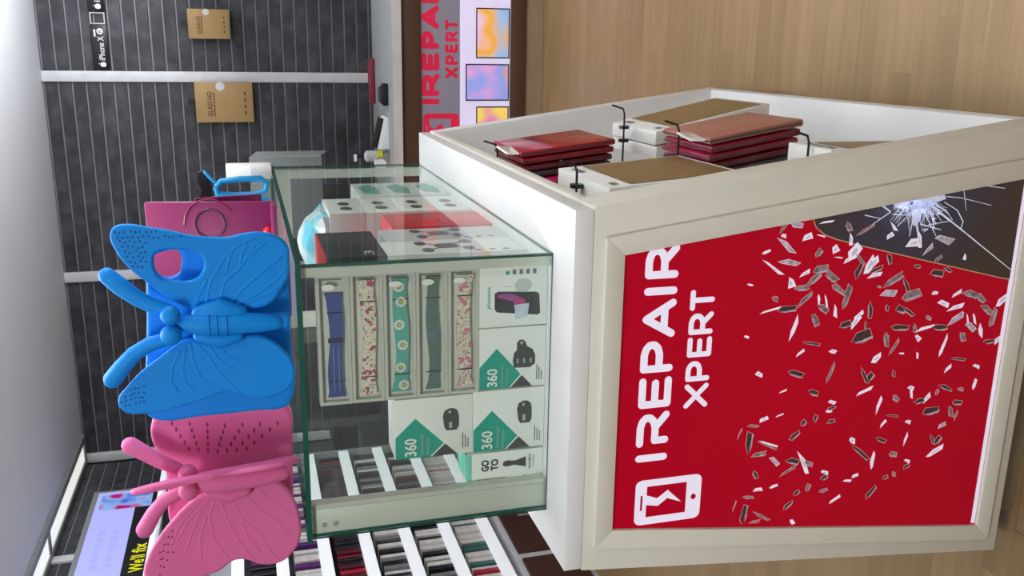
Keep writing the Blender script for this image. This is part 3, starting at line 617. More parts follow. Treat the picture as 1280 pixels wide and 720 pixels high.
# wireless charger carton
t, c = front_carton('wireless_charger_box', 'white carton picturing a dark phone and a round wireless pad', 'box', -.4395, -.3395, .9622, 1.0762, .07)
q = fq(-.4395, -.3395, .9622, 1.0762, FYB)
text('brand_print', 'phonetic', q(.32, .16, 1), (1, 0, 0), (0, 0, 1), .007, M_teal, t, .037)
MB().poly([q(u, v, 1) for u, v in ((.17, .86), (.2, .9), (.52, .88), (.56, .84), (.6, .27), (.57, .22), (.3, .22), (.25, .26))]).build('phone_print', mat('phone_print_dark', (66, 64, 72), .4, var=.3, scale=40), t)
MB().poly([q(u, v, 2) for u, v in ((.3, .5), (.42, .5), (.5, .26), (.55, .26), (.55, .46), (.45, .66), (.3, .7))]).build('magenta_print', ramp_mat('magenta_print', [(.3, (196, 60, 110)), (.6, (150, 90, 150))], 'noise', 40), t)
MB().poly([q(u, v, 3) for u, v in ((.12, .53), (.36, .51), (.38, .73), (.16, .71), (.13, .63))]).build('blue_print', ramp_mat('blue_print', [(.3, (170, 196, 214)), (.6, (206, 216, 224))], 'noise', 60), t)
MB().poly(disc(q, .68, .64, .12, .125, 1, 20)).build('pad_print', mat('pad_print', (196, 198, 198), .5), t)
MB().poly([q(.67, .35), q(.675, .53), q(.68, .53), q(.68, .35)]).build('cable_print', M_chlight, t)
for i in range(5): MB().poly([q(.87, .38+i*.1), q(.95, .38+i*.1), q(.95, .43+i*.1), q(.87, .43+i*.1)] if i else disc(q, .9, .405, .035, .03, 1)).build('icon_print', M_teal if i == 0 else M_inkgrey, t)
# GO TO carton
t, c = front_carton('car_charger_carton', 'slim white carton lettered GO TO with a mint green lid', 'box', -.708, -.6605, .9622, 1.094, .06, y=FYB+.002)
box('lid', (-.708, FYB+.002, 1.0942), (-.6615, FYB+.062, 1.0965), M_mint, t)
y2 = FYB+.002; q = fq(-.708, -.6605, .9622, 1.094, y2)
MB().poly([q(0.01, .004), q(.99, .004), q(.99, .05), q(0.01, .05)]).build('mint_edge', M_mint, t)
text('word_print', 'GO', q(.3, .27, 2), (1, 0, 0), (0, 0, 1), .0125, M_ink, t, .021, .03)
text('word_print', 'TO', q(.3, .395, 2), (1, 0, 0), (0, 0, 1), .0125, M_ink, t, .021, .03)
MB().poly([q(u, v) for u, v in ((.5, .46), (.6, .47), (.64, .52), (.6, .62), (.72, .77), (.32, .77), (.44, .62), (.4, .52), (.43, .47))]).build('charger_print', M_charger, t)
text('name_print', 'Dual USB-A', q(.25, .835, 2), (1, 0, 0), (0, 0, 1), .0045, M_ink, t, .026)
text('name_print', 'Car Charger', q(.3, .88, 2), (1, 0, 0), (0, 0, 1), .0035, M_inkgrey, t, .022)

# watch strap packs, five stacked
M_tray = mat('clear_plastic_tray', (196, 198, 188), .22, var=.03)
M_traybed = mat('tray_bed', (206, 206, 196), .45, var=.03)
M_floral = ramp_mat('floral_print', [(0, (226, 220, 200)), (.38, (228, 222, 204)), (.40, (60, 66, 58)), (.43, (224, 216, 198)), (.54, (226, 218, 200)), (.57, (186, 110, 124)), (.63, (170, 78, 100)), ], 'noise', 95, detail=3)
M_floral2 = ramp_mat('pink_floral_print', [(0, (222, 216, 198)), (.40, (222, 214, 196)), (.42, (84, 58, 66)), (.45, (222, 212, 194)), (.53, (222, 212, 194)), (.57, (190, 104, 126)), (.66, (214, 150, 160))], 'noise', 80, detail=3)
M_sage = ramp_mat('sage_weave', [(.2, (96, 118, 104)), (.5, (120, 140, 124)), (.8, (70, 104, 108))], 'wave', 60, 1.5)
M_navy = mat('navy_silicone', (62, 80, 142), .45, var=.08)
M_aqua = mat('aqua_silicone', (92, 170, 158), .45)
straps = [('navy blue silicone watch strap pack, topmost of the five stacked packs', M_navy, 0), ('cream floral watch strap pack under the navy one', M_floral, 1), ('aqua watch strap pack with white daisies, middle of the stack', M_aqua, 2), ('sage green woven watch strap pack under the daisy one', M_sage, 3), ('pink floral watch strap pack, lowest of the five stacked packs', M_floral2, 4)]
sx0, sx1 = -.5485, -.3375
zlev = [1.0769+.0512*i for i in range(6)]
for i, (lb, ms, kd) in enumerate(straps):
    z0, z1 = zlev[4-i], zlev[5-i]-.0006; y = FYB; dp = .022
    t = thing('watch_strap_pack', lb, 'watch strap', (sx0, y, z0), 'watch strap packs stacked in the glass case')
    tr = MB()
    tr.box((sx0, y+.008, z0), (sx1, y+dp, z1))
    tr.build('tray', M_traybed, t, .001)
    rim = MB(); rw = .005
    rim.box((sx0, y, z0), (sx1, y+.008, z0+rw)).box((sx0, y, z1-rw), (sx1, y+.008, z1)).box((sx0, y, z0+rw), (sx0+rw, y+.008, z1-rw)).box((sx1-rw, y, z0+rw), (sx1, y+.008, z1-rw))
    rim.build('rim', M_tray, t)
    zc_ = (z0+z1)/2-.002; n = 24; up = []; lo = []
    xa, xb = sx0+.012, sx1-(.03 if kd == 0 else .012)
    for j in range(n+1):
        f = j/n; x = xa+(xb-xa)*f; ed = max(0, 1-min(f, 1-f)/.06)
        hw = (.0105 if kd != 3 else .0085)+.0035*ed+.001*math.sin(f*9+kd); b = .0018*math.sin(f*7+kd)
        up.append((x, zc_+hw+b)); lo.append((x, zc_-hw+b))
    sp = MB()
    for j in range(n):
        a, b_, c_, d_ = lo[j], lo[j+1], up[j+1], up[j]
        bow = lambda f: .0015*math.sin(f*math.pi)
        sp.hexa([(p[0], y+.0078, p[1]) for p in (a, b_, c_, d_)], [(p[0], y+.003-bow(j/n), p[1]) for p in (a, b_, c_, d_)])
    st = sp.build('strap', ms, t)
    tb = MB()
    for f in (.16, .82): x = xa+(xb-xa)*f; tb.box((x-.0008, y+.0012, zc_-.0125), (x+.0008, y+.0016, zc_+.0125))
    tb.build('tie', M_ink, t)
    if kd == 0:
        MB().box((xa+.09, y+.0008, zc_-.0115), (xa+.098, y+.0016, zc_+.0115)).build('keeper', mat('dark_navy', (40, 48, 84), .5), t)
        for dz in (-.004, .004): MB().box((xa+.01, y+.0011, zc_+dz-.0006), (xa+.085, y+.0016, zc_+dz+.0006)).build('groove_line', mat('pale_navy', (128, 146, 196), .5), t)
    if kd == 2:
        dz = MB(); yl = MB()
        for f, o in ((.06, -.003), (.22, .002), (.42, -.002), (.60, .003), (.80, .0), (.93, .003)):
            cx, cz = xa+(xb-xa)*f, zc_+o
            for j in range(10):
                a = j*math.pi/5; dz.poly([(cx+.0085*math.cos(a+e)*r_, y+.0009, cz+.0085*math.sin(a+e)*r_) for e, r_ in ((-.22, .5), (-.25, 1), (.25, 1), (.22, .5))])
            yl.poly([(cx+.003*math.cos(j*.785), y+.0007, cz+.003*math.sin(j*.785)) for j in range(8)])
        dz.build('daisy_print', M_paper, t); yl.build('daisy_hearts', mat('yellow_print', (206, 182, 70), .5), t)
    if kd == 3: MB().box((xa+.085, y+.0010, zc_-.0095), (xa+.098, y+.0016, zc_+.0095)).build('keeper', mat('slate_blue', (92, 122, 134), .5), t)
    if kd in (0, 2, 3, 4):
        cx, cz = sx1-.02, z0+.032
        MB().poly([(cx+.005*math.cos(j*.524), y-.0004, cz+.0105*math.sin(j*.524)) for j in range(12)]).build('oval_sticker', M_paper, t)
    MB().box((sx1-.0085, y-.0004, z0+.012), (sx1-.0055, y-.0001, z1-.010)).build('hanger_slot', M_inkgrey, t)

# cartons further back, seen through the side glass
def drone_print(t, x, y0, y1, z0, z1):
    W, H = y1-y0, z1-z0
    def q(u, v): return (x+.0005, y0+u*W, z0+v*H)
    b = MB()
    for cu, cv in ((.25, .7), (.75, .72), (.3, .4), (.78, .38)):
        b.poly([q(cu+.16*math.cos(j*.785), cv+.045*math.sin(j*.785)) for j in range(8)])
    b.poly([q(.35, .6), q(.5, .64), (x+.0005, y0+.68*W, z0+.6*H), q(.7, .5), q(.5, .45), q(.36, .5)])
    for a, c in (((.45, .55), (.25, .7)), ((.6, .58), (.75, .72)), ((.42, .52), (.3, .4)), ((.62, .5), (.78, .38))):
        b.poly([q(a[0], a[1]-.02), q(c[0], c[1]-.02), q(c[0], c[1]+.02), q(a[0], a[1]+.02)])
    b.build('drone_print', mat('drone_grey_print', (112, 108, 112), .5), t)
    m2 = MB()
    for i in range(3): m2.poly([(x+.0005, y0+(.12+.05*math.cos(j*.785))*W, z0+(.15+.1*i+.028*math.sin(j*.785))*H) for j in range(8)])
    m2.build('icon_print', M_charger, t)
def inner(label, cat, y0, y1, z0, z1, m, x1=-.337, dep=.2, name='carton_box', group=None):
    t = thing(name, label, cat, (x1-dep, y0, z0), group)
    MB().box((x1-dep, y0, z0), (x1, y1, z1)).build('carton', m, t, .001); return t
t = inner('white carton printed with a grey drone, standing on the case floor', 'carton', 1.475, 1.585, .9622, 1.205, M_paper, name='drone_carton', dep=.12); drone_print(t, -.337, 1.475, 1.585, .9622, 1.205)
t = inner('white drone carton behind the first one, by the red boxes', 'carton', 1.588, 1.695, .9622, 1.19, mat('pale_grey_card', (206, 204, 206), .5), name='drone_carton', dep=.12); drone_print(t, -.337, 1.588, 1.695, .9622, 1.19)
t = inner('black headphone box with a red top on the drone cartons', 'box', 1.478, 1.69, 1.2055, 1.305, mat('black_card', (30, 32, 40), .4), name='headphone_box', dep=.12)
box('red_lid', (-.457, 1.478, 1.3053), (-.337, 1.69, 1.3085), mat('coral_red_card', (226, 60, 56), .45), t)
text('model_print', '3', (-.3364, 1.488, 1.225), (0, 1, 0), (0, 0, 1), .016, M_paper, t, .03)
for i in range(2):
    inner('red box with a black foot, %s of two' % ('lower' if i == 0 else 'upper'), 'box', 1.715, 1.86, .9622+.1*i, 1.0616+.1*i, M_red, name='red_box', group='red boxes in the glass case')
cy = mat('white_teal_card', (214, 218, 214), .5)
nm = ('lowest', 'second', 'third', 'topmost')
for i in range(4):
    z0 = .9622+.0755*i
    t = inner('white sunglasses carton, %s of a stack of four in the glass case' % nm[i], 'carton', 1.885, 2.075, z0, z0+.075, M_paper, name='sunglasses_carton', group='white sunglasses cartons in the glass case')
    for u in (.3, .62): MB().poly([(-.3365, 1.885+.19*(u+.12*math.cos(j*.785)), z0+.035+.014*math.sin(j*.785)) for j in range(8)]).build('lens_print', M_charger, t)
    z1 = .9622+.071*i
    if i < 3:
        t = inner('white and green carton, %s of a stack of three behind the sunglasses cartons' % (nm[i] if i < 2 else 'topmost'), 'carton', 2.1, 2.3, z1, z1+.0705, cy, name='accessory_carton', group='white and green cartons in the glass case')
        MB().poly([(-.3365, 2.12, z1+.02), (-.3365, 2.2, z1+.012), (-.3365, 2.28, z1+.03), (-.3365, 2.24, z1+.06), (-.3365, 2.14, z1+.055)]).build('green_print', mat('sea_green_print', (92, 160, 146), .5), t)
t = thing('folded_bag', 'crumpled white and cyan bag lying on the sunglasses cartons', 'bag', (-.45, 1.9, 1.2645))
rb = random.Random(2); bm_ = MB(); n = 8
vs = []
for i in range(n):
    for j in range(n):
        vs.append((-.5+.155*i/(n-1), 1.89+.175*j/(n-1), 1.2665+.05*math.sin(math.pi*i/(n-1))**.5*math.sin(math.pi*j/(n-1))**.5+rb.uniform(0, .012)))
top_n = len(vs); vs += [(v[0], v[1], 1.2650) for v in vs]
fs = [(i*n+j, (i+1)*n+j, (i+1)*n+j+1, i*n+j+1) for i in range(n-1) for j in range(n-1)]
fs += [tuple(top_n+k for k in f[::-1]) for f in fs]
bd = [j for j in range(n)]+[i*n+n-1 for i in range(1, n)]+[(n-1)*n+j for j in range(n-2, -1, -1)]+[i*n for i in range(n-2, 0, -1)]
fs += [(bd[i], bd[(i+1) % len(bd)], top_n+bd[(i+1) % len(bd)], top_n+bd[i]) for i in range(len(bd))]
bm_.add(vs, fs); bm_.build('film', ramp_mat('cyan_white_film', [(.42, (110, 206, 232)), (.55, (226, 232, 236))], 'noise', 9, rough=.25), t)

# ================================================================== BUTTERFLY TABLET CASES
def smooth2(pts): return pts
def butterfly(label, loc, m, mdark, Yw, wings, body, eyes, ant, slab_pts, veins, dots, slab_y, extra=[]):
    t = thing('butterfly_tablet_case', label, 'tablet case', loc)
    X, Z, N = Vector((1, 0, 0)), Vector((0, 0, 1)), Vector((0, -1, 0))
    L = lambda p, Y: (P(p[0], p[1], Y=Y).x, max(P(p[0], p[1], Y=Y).z, 1.3675))
    me = curve_mesh('back_shell', [[L(p, slab_y) for p in q] for q in [slab_pts]+extra], (0, slab_y+.017, 0), X, Z, N, .034, .007)
    sh = link('back_shell', me, m, t, True, 40)
    for lp, y in wings:
        me = curve_mesh('wing', [[L(p, y) for p in q] for q in lp], (0, y+.006, 0), X, Z, N, .013, .0045); link('wing', me, m, t, True, 40)
    mb = MB(); pts = [P(x, y, Y=Yw-.012) for x, y, _ in body]; mb.tube([(p.x, p.y, max(p.z, 1.375)) for p in pts], [r*.00125 for _, _, r in body], 16); mb.build('body', m, t, smooth=True)
    for x, y, r in eyes:
        p = P(x, y, Y=Yw-.022); MB().ball(p, r*.00125).build('eye', m, t, smooth=True)
    for path in ant:
        pts = [P(x, y, Y=Yw-.012+i*.004) for i, (x, y, _) in enumerate(path)]; MB().tube(pts, [r*.00125 for _, _, r in path], 14).build('antenna', m, t, smooth=True)
    for y, vl in veins:
        vm = MB()
        for path in vl:
            pts = [P(a, b, Y=y+.0026) for a, b in path]
            # smooth the vein a little
            fine = []
            for i in range(len(pts)-1): fine += [pts[i], (pts[i]*.5+pts[i+1]*.5)]
            fine.append(pts[-1]); vm.tube(fine, .0040, 12)
        vm.build('wing_veins', m, t, smooth=True)
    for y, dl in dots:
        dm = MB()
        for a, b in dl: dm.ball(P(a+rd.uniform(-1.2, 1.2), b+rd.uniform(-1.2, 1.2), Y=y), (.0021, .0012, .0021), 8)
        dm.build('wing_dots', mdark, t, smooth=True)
    return t
M_blue = mat('blue_foam', (0, 138, 228), .6, var=.02, scale=200, bump=.1, spec=.3)
M_blue_shade = mat('blue_foam_dimple_shade', (10, 84, 160), .6)  # darker blue puts the shade of tiny holes into raised dots
M_pink = mat('pink_foam', (222, 108, 162), .6, var=.02, scale=200, bump=.1, spec=.3)
M_pink_shade = mat('pink_foam_dimple_shade', (150, 44, 96), .6)  # darker pink, shade of holes and slits put into the colour
zb_ = lambda zx, zy: (130+zx/4.8, 270+zy/4.8)
rw = [(185, 355), (205, 370), (228, 383), (243, 387), (252, 379), (275, 377), (297, 380), (307, 385), (322, 386), (340, 378), (352, 362), (361, 345), (366, 325), (360, 308), (347, 296), (330, 291), (307, 292), (285, 297), (265, 297), (240, 295), (212, 289), (182, 284), (155, 281), (141, 285), (137, 296), (144, 314), (160, 335)]
hole = [(192, 326), (194, 318), (204, 313), (225, 313), (240, 314), (250, 319), (255, 331), (250, 344), (240, 351), (222, 352), (205, 350), (196, 342)]
lw_ = [(147, 502), (152, 513), (162, 518), (180, 518), (202, 516), (230, 508), (255, 500), (276, 492), (287, 491), (303, 495), (325, 499), (345, 495), (362, 485), (370, 470), (366, 452), (352, 435), (332, 422), (315, 419), (303, 423), (290, 428), (262, 429), (243, 425), (234, 425), (218, 433), (200, 447), (177, 465), (160, 483)]
slabp = [(183, 345), (183, 400), (182, 450), (180, 500), (184, 520), (200, 527), (250, 522), (325, 514), (357, 510), (366, 498), (366, 450), (363, 400), (361, 350), (352, 318), (325, 308), (260, 306), (205, 308), (186, 318)]
hole_s = [(188, 328), (194, 316), (215, 312), (224, 316), (226, 334), (222, 346), (200, 349)]
bveins = [[(258, 377), (262, 355), (272, 335), (283, 318), (300, 304), (318, 297)], [(275, 376), (280, 352), (298, 336), (310, 320), (318, 308)], [(290, 377), (303, 360), (325, 342), (345, 325), (354, 316)], [(297, 380), (320, 367), (342, 352), (355, 338)], [(283, 340), (287, 320), (293, 310)], [(300, 330), (303, 314), (308, 304)], [(312, 322), (320, 312), (332, 302)], [(318, 345), (332, 333), (350, 322)], [(245, 376), (252, 362), (258, 350)], [(308, 378), (330, 369), (348, 360)]]
lveins = [[(243, 428), (257, 440), (272, 462), (290, 482), (300, 491)], [(238, 430), (242, 452), (250, 470), (262, 480)], [(232, 434), (228, 460), (232, 478), (243, 488)], [(225, 438), (215, 460), (214, 476), (222, 488)], [(262, 433), (275, 450), (290, 460)], [(275, 432), (285, 445), (300, 450)]]
rd = random.Random(9); bd_ = []
def inside(pt, poly):
    x, y = pt; c = False; n = len(poly)
    for i in range(n):
        a, b = poly[i], poly[i-1]
        if (a[1] > y) != (b[1] > y) and x < (b[0]-a[0])*(y-a[1])/(b[1]-a[1])+a[0]: c = not c
    return c
for i in range(9):
    for j in range(16):
        p = (140+j*6.5+(i % 2)*3, 284+i*6.2)
        if inside(p, rw) and not inside(p, [(185, 300), (262, 305), (262, 360), (185, 360)]) and (j < 7 or i < 3) and inside((p[0]+4, p[1]), rw) and inside((p[0]-4, p[1]+2), rw) and inside((p[0], p[1]-4), rw): bd_.append(p)
ld_ = [(152+j*5.5, 508-j*1.2-i*6) for i in range(4) for j in range(6)]
ld_ = [p for p in ld_ if inside(p, lw_) and inside((p[0]-4, p[1]), lw_) and inside((p[0], p[1]-4), lw_)]
WY = 1.398
blue = butterfly('bright blue foam butterfly tablet case standing on the glass case', (-.42, 1.44, CZ1), M_blue, M_blue_shade, WY,
    [([rw, hole], WY), ([lw_], WY-.002)],
    [(220, 405, 4), (232, 405, 10), (245, 405, 13), (258, 405, 14), (290, 404, 13), (325, 403, 12), (345, 403, 9)],
    [(213, 394, 11.5), (214, 419, 12.5)],
    [[(210, 388, 8), (190, 382, 9), (170, 372, 9.5), (150, 358, 10.5), (134, 345, 10)], [(208, 424, 8), (188, 430, 9), (168, 442, 9.5), (152, 460, 10.5), (141, 474, 11)]],
    slabp, [(WY, bveins), (WY-.002, lveins)], [(WY-.0002, bd_), (WY-.0022, ld_)], 1.436, [hole_s])
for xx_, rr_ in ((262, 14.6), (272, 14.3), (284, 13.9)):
    p = P(xx_, 404.6, Y=WY-.012); MB().tube([p+Vector((rr_*.00126*math.cos(a), rr_*.00126*-math.sin(a), 0)) for a in [j*math.pi/10 for j in range(11)]], .0007, 6).build('body_crease_shade', mat('blue_foam_crease_shade', (0, 112, 200), .6), blue, smooth=True)  # crease shade drawn as thin rings of darker blue
MB().tube([P(250, 391, Y=WY-.006), P(275, 386, Y=WY-.006), P(300, 391, Y=WY-.006)], [.012, .017, .012], 12).build('thorax_lobe', M_blue, blue, smooth=True)
MB().tube([P(250, 420, Y=WY-.006), P(275, 424, Y=WY-.006), P(297, 420, Y=WY-.006)], [.010, .014, .010], 12).build('thorax_lobe', M_blue, blue, smooth=True)

plw = [(254, 619), (239, 628), (214, 653), (196, 677), (183, 703), (180, 722), (190, 742), (215, 740), (240, 728), (258, 720), (275, 714), (291, 702), (306, 700), (324, 706), (346, 705), (364, 694), (376, 671), (375, 647), (366, 622), (352, 606), (333, 601), (321, 605), (311, 615), (290, 621), (270, 620)]
pslab = [(190, 528), (188, 543), (194, 562), (204, 576), (207, 592), (210, 622), (211, 650), (222, 672), (260, 684), (320, 684), (358, 672), (366, 640), (366, 590), (366, 545), (362, 512), (340, 500), (280, 498), (220, 503), (198, 512)]
pveins = [[(262, 622), (250, 640), (240, 665), (232, 690)], [(268, 621), (262, 648), (268, 675), (285, 695)], [(273, 620), (285, 650), (300, 678), (318, 700)], [(290, 620), (300, 645), (322, 665), (340, 690)], [(305, 615), (322, 635), (345, 650), (362, 668)], [(318, 608), (340, 625), (365, 640)], [(255, 630), (235, 650), (222, 675)], [(245, 632), (225, 655), (214, 680)], [(258, 645), (250, 670), (252, 700)], [(300, 645), (310, 672), (326, 690)], [(322, 662), (330, 680), (344, 694)]]
pdots = [(200+j*5, 690-j*9+i*9) for i in range(4) for j in range(4)]
pdots = [p for p in pdots if inside(p, plw) and inside((p[0]-4, p[1]-4), plw)]
dash = []
for k in range(7):
    f = k/6; x0 = 215+22*k; x1 = 236+12*k
    for j in range(5):
        g_ = j/4; dash.append((x0+(x1-x0)*g_*1.0, 532+g_*32-abs(k-3)*1.0))
PWY = 1.442
pinkc = butterfly('pink foam butterfly tablet case with one wing swung forward on the glass case', (-.7, 1.48, CZ1), M_pink, M_pink_shade, PWY,
    [([plw], PWY)],
    [(243, 602, 6), (256, 603, 14), (275, 601, 16), (300, 598, 15), (330, 594, 14), (352, 590, 11)],
    [(235, 592, 12), (236, 613, 13)],
    [[(222, 586, 8), (200, 577, 9), (180, 566, 10), (163, 557, 11)], [(224, 616, 8), (206, 625, 9), (192, 642, 10), (181, 662, 11)]],
    pslab, [(PWY, pveins)], [(PWY-.0002, pdots)], 1.476)
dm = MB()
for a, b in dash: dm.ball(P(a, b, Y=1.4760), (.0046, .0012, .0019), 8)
dm.build('stitch_dimple_shade', M_pink_shade, pinkc, smooth=True)  # raised dark ovals standing in for shaded slits
MB().tube([P(262, 614, Y=PWY-.006), P(285, 619, Y=PWY-.006), P(307, 613, Y=PWY-.006)], [.010, .014, .010], 12).build('thorax_lobe', M_pink, pinkc, smooth=True)
# the right wing, swung towards the viewer, nearly edge on
hb = P(262, 584, Y=PWY); toC = Vector((CAM.x-hb.x, CAM.y-hb.y, 0)).normalized()
D = (Matrix.Rotation(math.radians(-3.5), 3, 'Z') @ toC)
hx, hz = P(262, 619, Y=PWY).x, 0
out = [(abs(P(a, b, Y=PWY).x-hx)+.0, max(P(a, b, Y=PWY).z, 1.368)) for a, b in plw]
out = [(max(s_, .0)*.8, 1.3675+(z_-1.3675)*.97) for s_, z_ in out]
lean = Vector((.0, 0, 1)) + Vector((-.09, .0, 0))
Nw = lean.cross(D).normalized()
O = Vector((P(366, 570, Y=PWY).x, PWY-.004, 1.3675))
me = curve_mesh('wing', [[(a, b-1.3675) for a, b in out]], O, D, lean, Nw, .0085, .0035)
link('wing', me, M_pink, pinkc, True, 40)

# ================================================================== OTHER THINGS ON THE CASE TOP
M_mag = mat('magenta_cover', (126, 20, 82), .4, var=.03)
fo_ = thing('tablet_folio', 'magenta tablet folio with ring emblem leaning behind the blue butterfly', 'tablet case', (-.43, 2.12, CZ1))
fx0, fx1 = -.60, -.343
Ml = Matrix.Translation((0, 2.10, CZ1+.001)) @ Matrix.Rotation(math.radians(-9), 4, 'X')
cov = MB().box((fx0, 0, 0), (fx1, .014, .285), M=Ml).build('cover', M_mag, fo_, .004)
MB().box((fx0, -.05, -.0005), (fx1, -.004, .012), M=Matrix.Translation((0, 2.10, CZ1+.002))).build('front_lip', M_mag, fo_, .004)
MB().box((fx0, .12, 0), (fx1, .127, .15), M=Matrix.Translation((0, 2.10, CZ1+.001)) @ Matrix.Rotation(math.radians(14), 4, 'X')).build('back_stand', M_mag, fo_)
def ring(cx, cz, r, a0, a1, rr, n=28):
    return MB().tube([Ml @ Vector((cx+r*math.cos(a0+(a1-a0)*i/n), -.0006, cz+r*math.sin(a0+(a1-a0)*i/n))) for i in range(n+1)], rr, 6)
ring(-.392, .146, .032, 0, 2*math.pi, .003).build('ring', mat('dark_plum', (80, 14, 64), .4), fo_, smooth=True)
ring(-.392, .146, .055, -1.0, 1.0+.6, .0022).build('arc', mat('deep_magenta', (120, 10, 60), .4), fo_, smooth=True)
MB().ball(Ml @ Vector((-.408, -.012, .018)), .012).build('red_clasp', mat('red_clasp', (196, 10, 50), .35), fo_, smooth=True)
# blue kids' case with handle seen edge on
bh = thing('handled_tablet_case', 'slim blue case with a loop handle and black grip behind the magenta folio', 'tablet case', (-.31, 2.3, CZ1))
lo = [P(x, y, Y=2.3) for x, y in ((270, 234), (276, 227), (300, 224), (326, 223), (334, 229), (332, 238), (318, 243), (290, 244), (272, 242))]
lo = [Vector((p.x, p.y, max(p.z, CZ1+.008))) for p in lo]
MB().tube(lo+[lo[0]], .0075, 10, cap=False).build('loop_handle', mat('sky_blue_plastic', (24, 140, 200), .4), bh, smooth=True)
qq = [P(x, y, Y=2.31) for x, y in ((247, 216), (254, 213), (264, 222), (266, 246), (262, 258), (248, 256), (252, 238), (246, 226))]
MB().prism(qq, (0, .02, 0)).build('black_grip', M_black, bh)
MB().tube([P(256, 215, Y=2.3), P(264, 224, Y=2.3), P(272, 230, Y=2.3)], .004, 8).build('strap_cord', mat('sky_blue_plastic', (24, 140, 200), .4), bh, smooth=True)
qq = [P(x, y, Y=2.325) for x, y in ((262, 246), (262, 262), (335, 262), (335, 246))]
MB().prism([(p.x, p.y, max(p.z, CZ1+.0015)) for p in qq], (0, .012, 0)).build('blue_panel', mat('sky_blue_plastic', (24, 140, 200), .4), bh)
a, b = P(283, 225, Y=2.4), P(310, 207, Y=2.4)
MB().box((a.x, 2.40, CZ1+.0005), (b.x, 2.46, a.z)).build('white_carton', M_paper, tag(thing('small_carton', 'small white carton behind the blue handled case', 'box', (a.x, 2.4, CZ1))), .001)
a, b = P(313, 214, Y=2.35), P(330, 209, Y=2.35)
MB().box((a.x-.012, 2.345, CZ1+.0005), (b.x+.004, 2.39, a.z)).build('white_carton', M_paper, thing('low_carton', 'low white carton in front of the taller small white carton', 'box', (a.x, 2.35, CZ1)), .001)
t = thing('purple_sleeve', 'purple tablet sleeve lying flat under the blue butterfly wing', 'tablet case', (-.42, 1.5, CZ1))
MB().box((-.44, 1.50, CZ1+.0005), (-.345, 1.66, CZ1+.018)).build('cover', mat('violet_cover', (110, 92, 200), .4), t, .004)

# ================================================================== SERVICE COUNTER WITH LIT PANEL
YK = 4.37
M_brown = mat('brown_wood', (86, 58, 44), .5, var=.12, scale=8)
ctr = thing('service_counter', 'service counter with brown frame and lit panel under a white worktop', 'counter', (.4, 4.7, 0))
KX0, KX1 = -1.0, 1.9
box('carcass', (KX0, YK+.03, 0), (KX1, YK+.66, .70), mat('grey_board', (150, 150, 150), .6), ctr)
for nm_, a, b in (('frame_top', .603, .70), ('frame_bottom', .09, .167)):
    box(nm_, (KX0, YK, a), (KX1, YK+.03, b), M_brown, ctr, .002)
box('frame_side', (KX0, YK, .167), (KX0+.1, YK+.03, .603), M_brown, ctr)
box('frame_side', (KX1-.1, YK, .167), (KX1, YK+.03, .603), M_brown, ctr)
box('kick_board', (KX0, YK+.012, 0), (KX1, YK+.03, .09), mat('tan_skirting', (166, 142, 112), .5), ctr)
M_lgrey = mat('lit_grey_print', (132, 128, 142), .3, emit=.28, var=.02); M_lwhite = mat('lit_lilac_print', (214, 206, 236), .3, emit=.55, var=.02); M_lred = mat('lit_red_print', (214, 30, 72), .3, emit=.3)
lp = box('lit_panel', (KX0+.1, YK+.012, .167), (KX1-.1, YK+.029, .603), M_lwhite, ctr)
box('grey_band', (KX0+.1, YK+.0115, .415), (KX1-.1, YK+.0119, .603), M_lgrey, lp)
lm = MB(); yy = YK+.011
for ch, ya, yb in (('I', 131, 123), ('R', 120, 92), ('E', 88, 66), ('P', 61, 39), ('A', 36, 7)):
    lm = MB(); glyph(lm, ch, P(540, ya, Y=yy).x, P(540, yb, Y=yy).x, .515, .603, yy, .026); lm.build('letter', M_lred, lp)
for ch, xa, xb in (('I', P(540, 5, Y=yy).x, P(540, -4, Y=yy).x), ('R', .225, .335)):
    lm = MB(); glyph(lm, ch, xa, xb, .515, .603, yy, .026); lm.build('letter', M_lred, lp)
for ch, ya, yb in (('X', 98, 84), ('P', 81, 69), ('E', 66, 55), ('R', 52, 39), ('T', 37, 25)):
    lm = MB(); glyph(lm, ch, P(566, ya, Y=yy).x, P(566, yb, Y=yy).x, .425, .487, yy, .015); lm.build('letter', M_lred, lp)
phone_icon(P(550, 186, Y=yy).x, P(550, 142, Y=yy).x, .595, .42, yy, M_lred, M_lgrey, lp)
tabm = [ramp_mat('tablet_wallpaper_%d' % i, s, 'noise', sc*2.2, emit=.5, rough=.3, detail=.5) for i, (s, sc) in enumerate((([(0, (190, 60, 130)), (.3, (230, 200, 235)), (.5, (240, 170, 30)), (.7, (150, 190, 235)), (1, (40, 90, 180))], 3.1), ([(0, (245, 205, 40)), (.3, (225, 160, 215)), (.55, (140, 160, 235)), (.8, (245, 160, 40)), (1, (240, 120, 30))], 4.2), ([(0, (110, 40, 130)), (.35, (215, 110, 180)), (.6, (245, 215, 90)), (1, (240, 180, 190))], 4.0)))]
for i, (a, b, c_, d_) in enumerate(((595, 73, 638, 10), (582, 126, 638, 80), (595, 180, 638, 133))):
    x0, x1 = P(615, b, Y=yy).x, P(615, d_, Y=yy).x
    z1 = P(a, b, Y=yy).z; z0 = .170
    tb = box('tablet_picture', (x0, yy-.0002, z0), (x1, yy, z1), M_black, lp)
    box('wallpaper', (x0+.006, yy-.0006, z0+.006), (x1-.006, yy-.0003, z1-.006), tabm[i], tb)
for i in range(3):
    x0 = .27+i*.3
    tb = box('tablet_picture', (x0, yy-.0002, .17), (x0+.2, yy, .36), M_black, lp); box('wallpaper', (x0+.006, yy-.0006, .176), (x0+.194, yy-.0003, .354), tabm[i], tb)
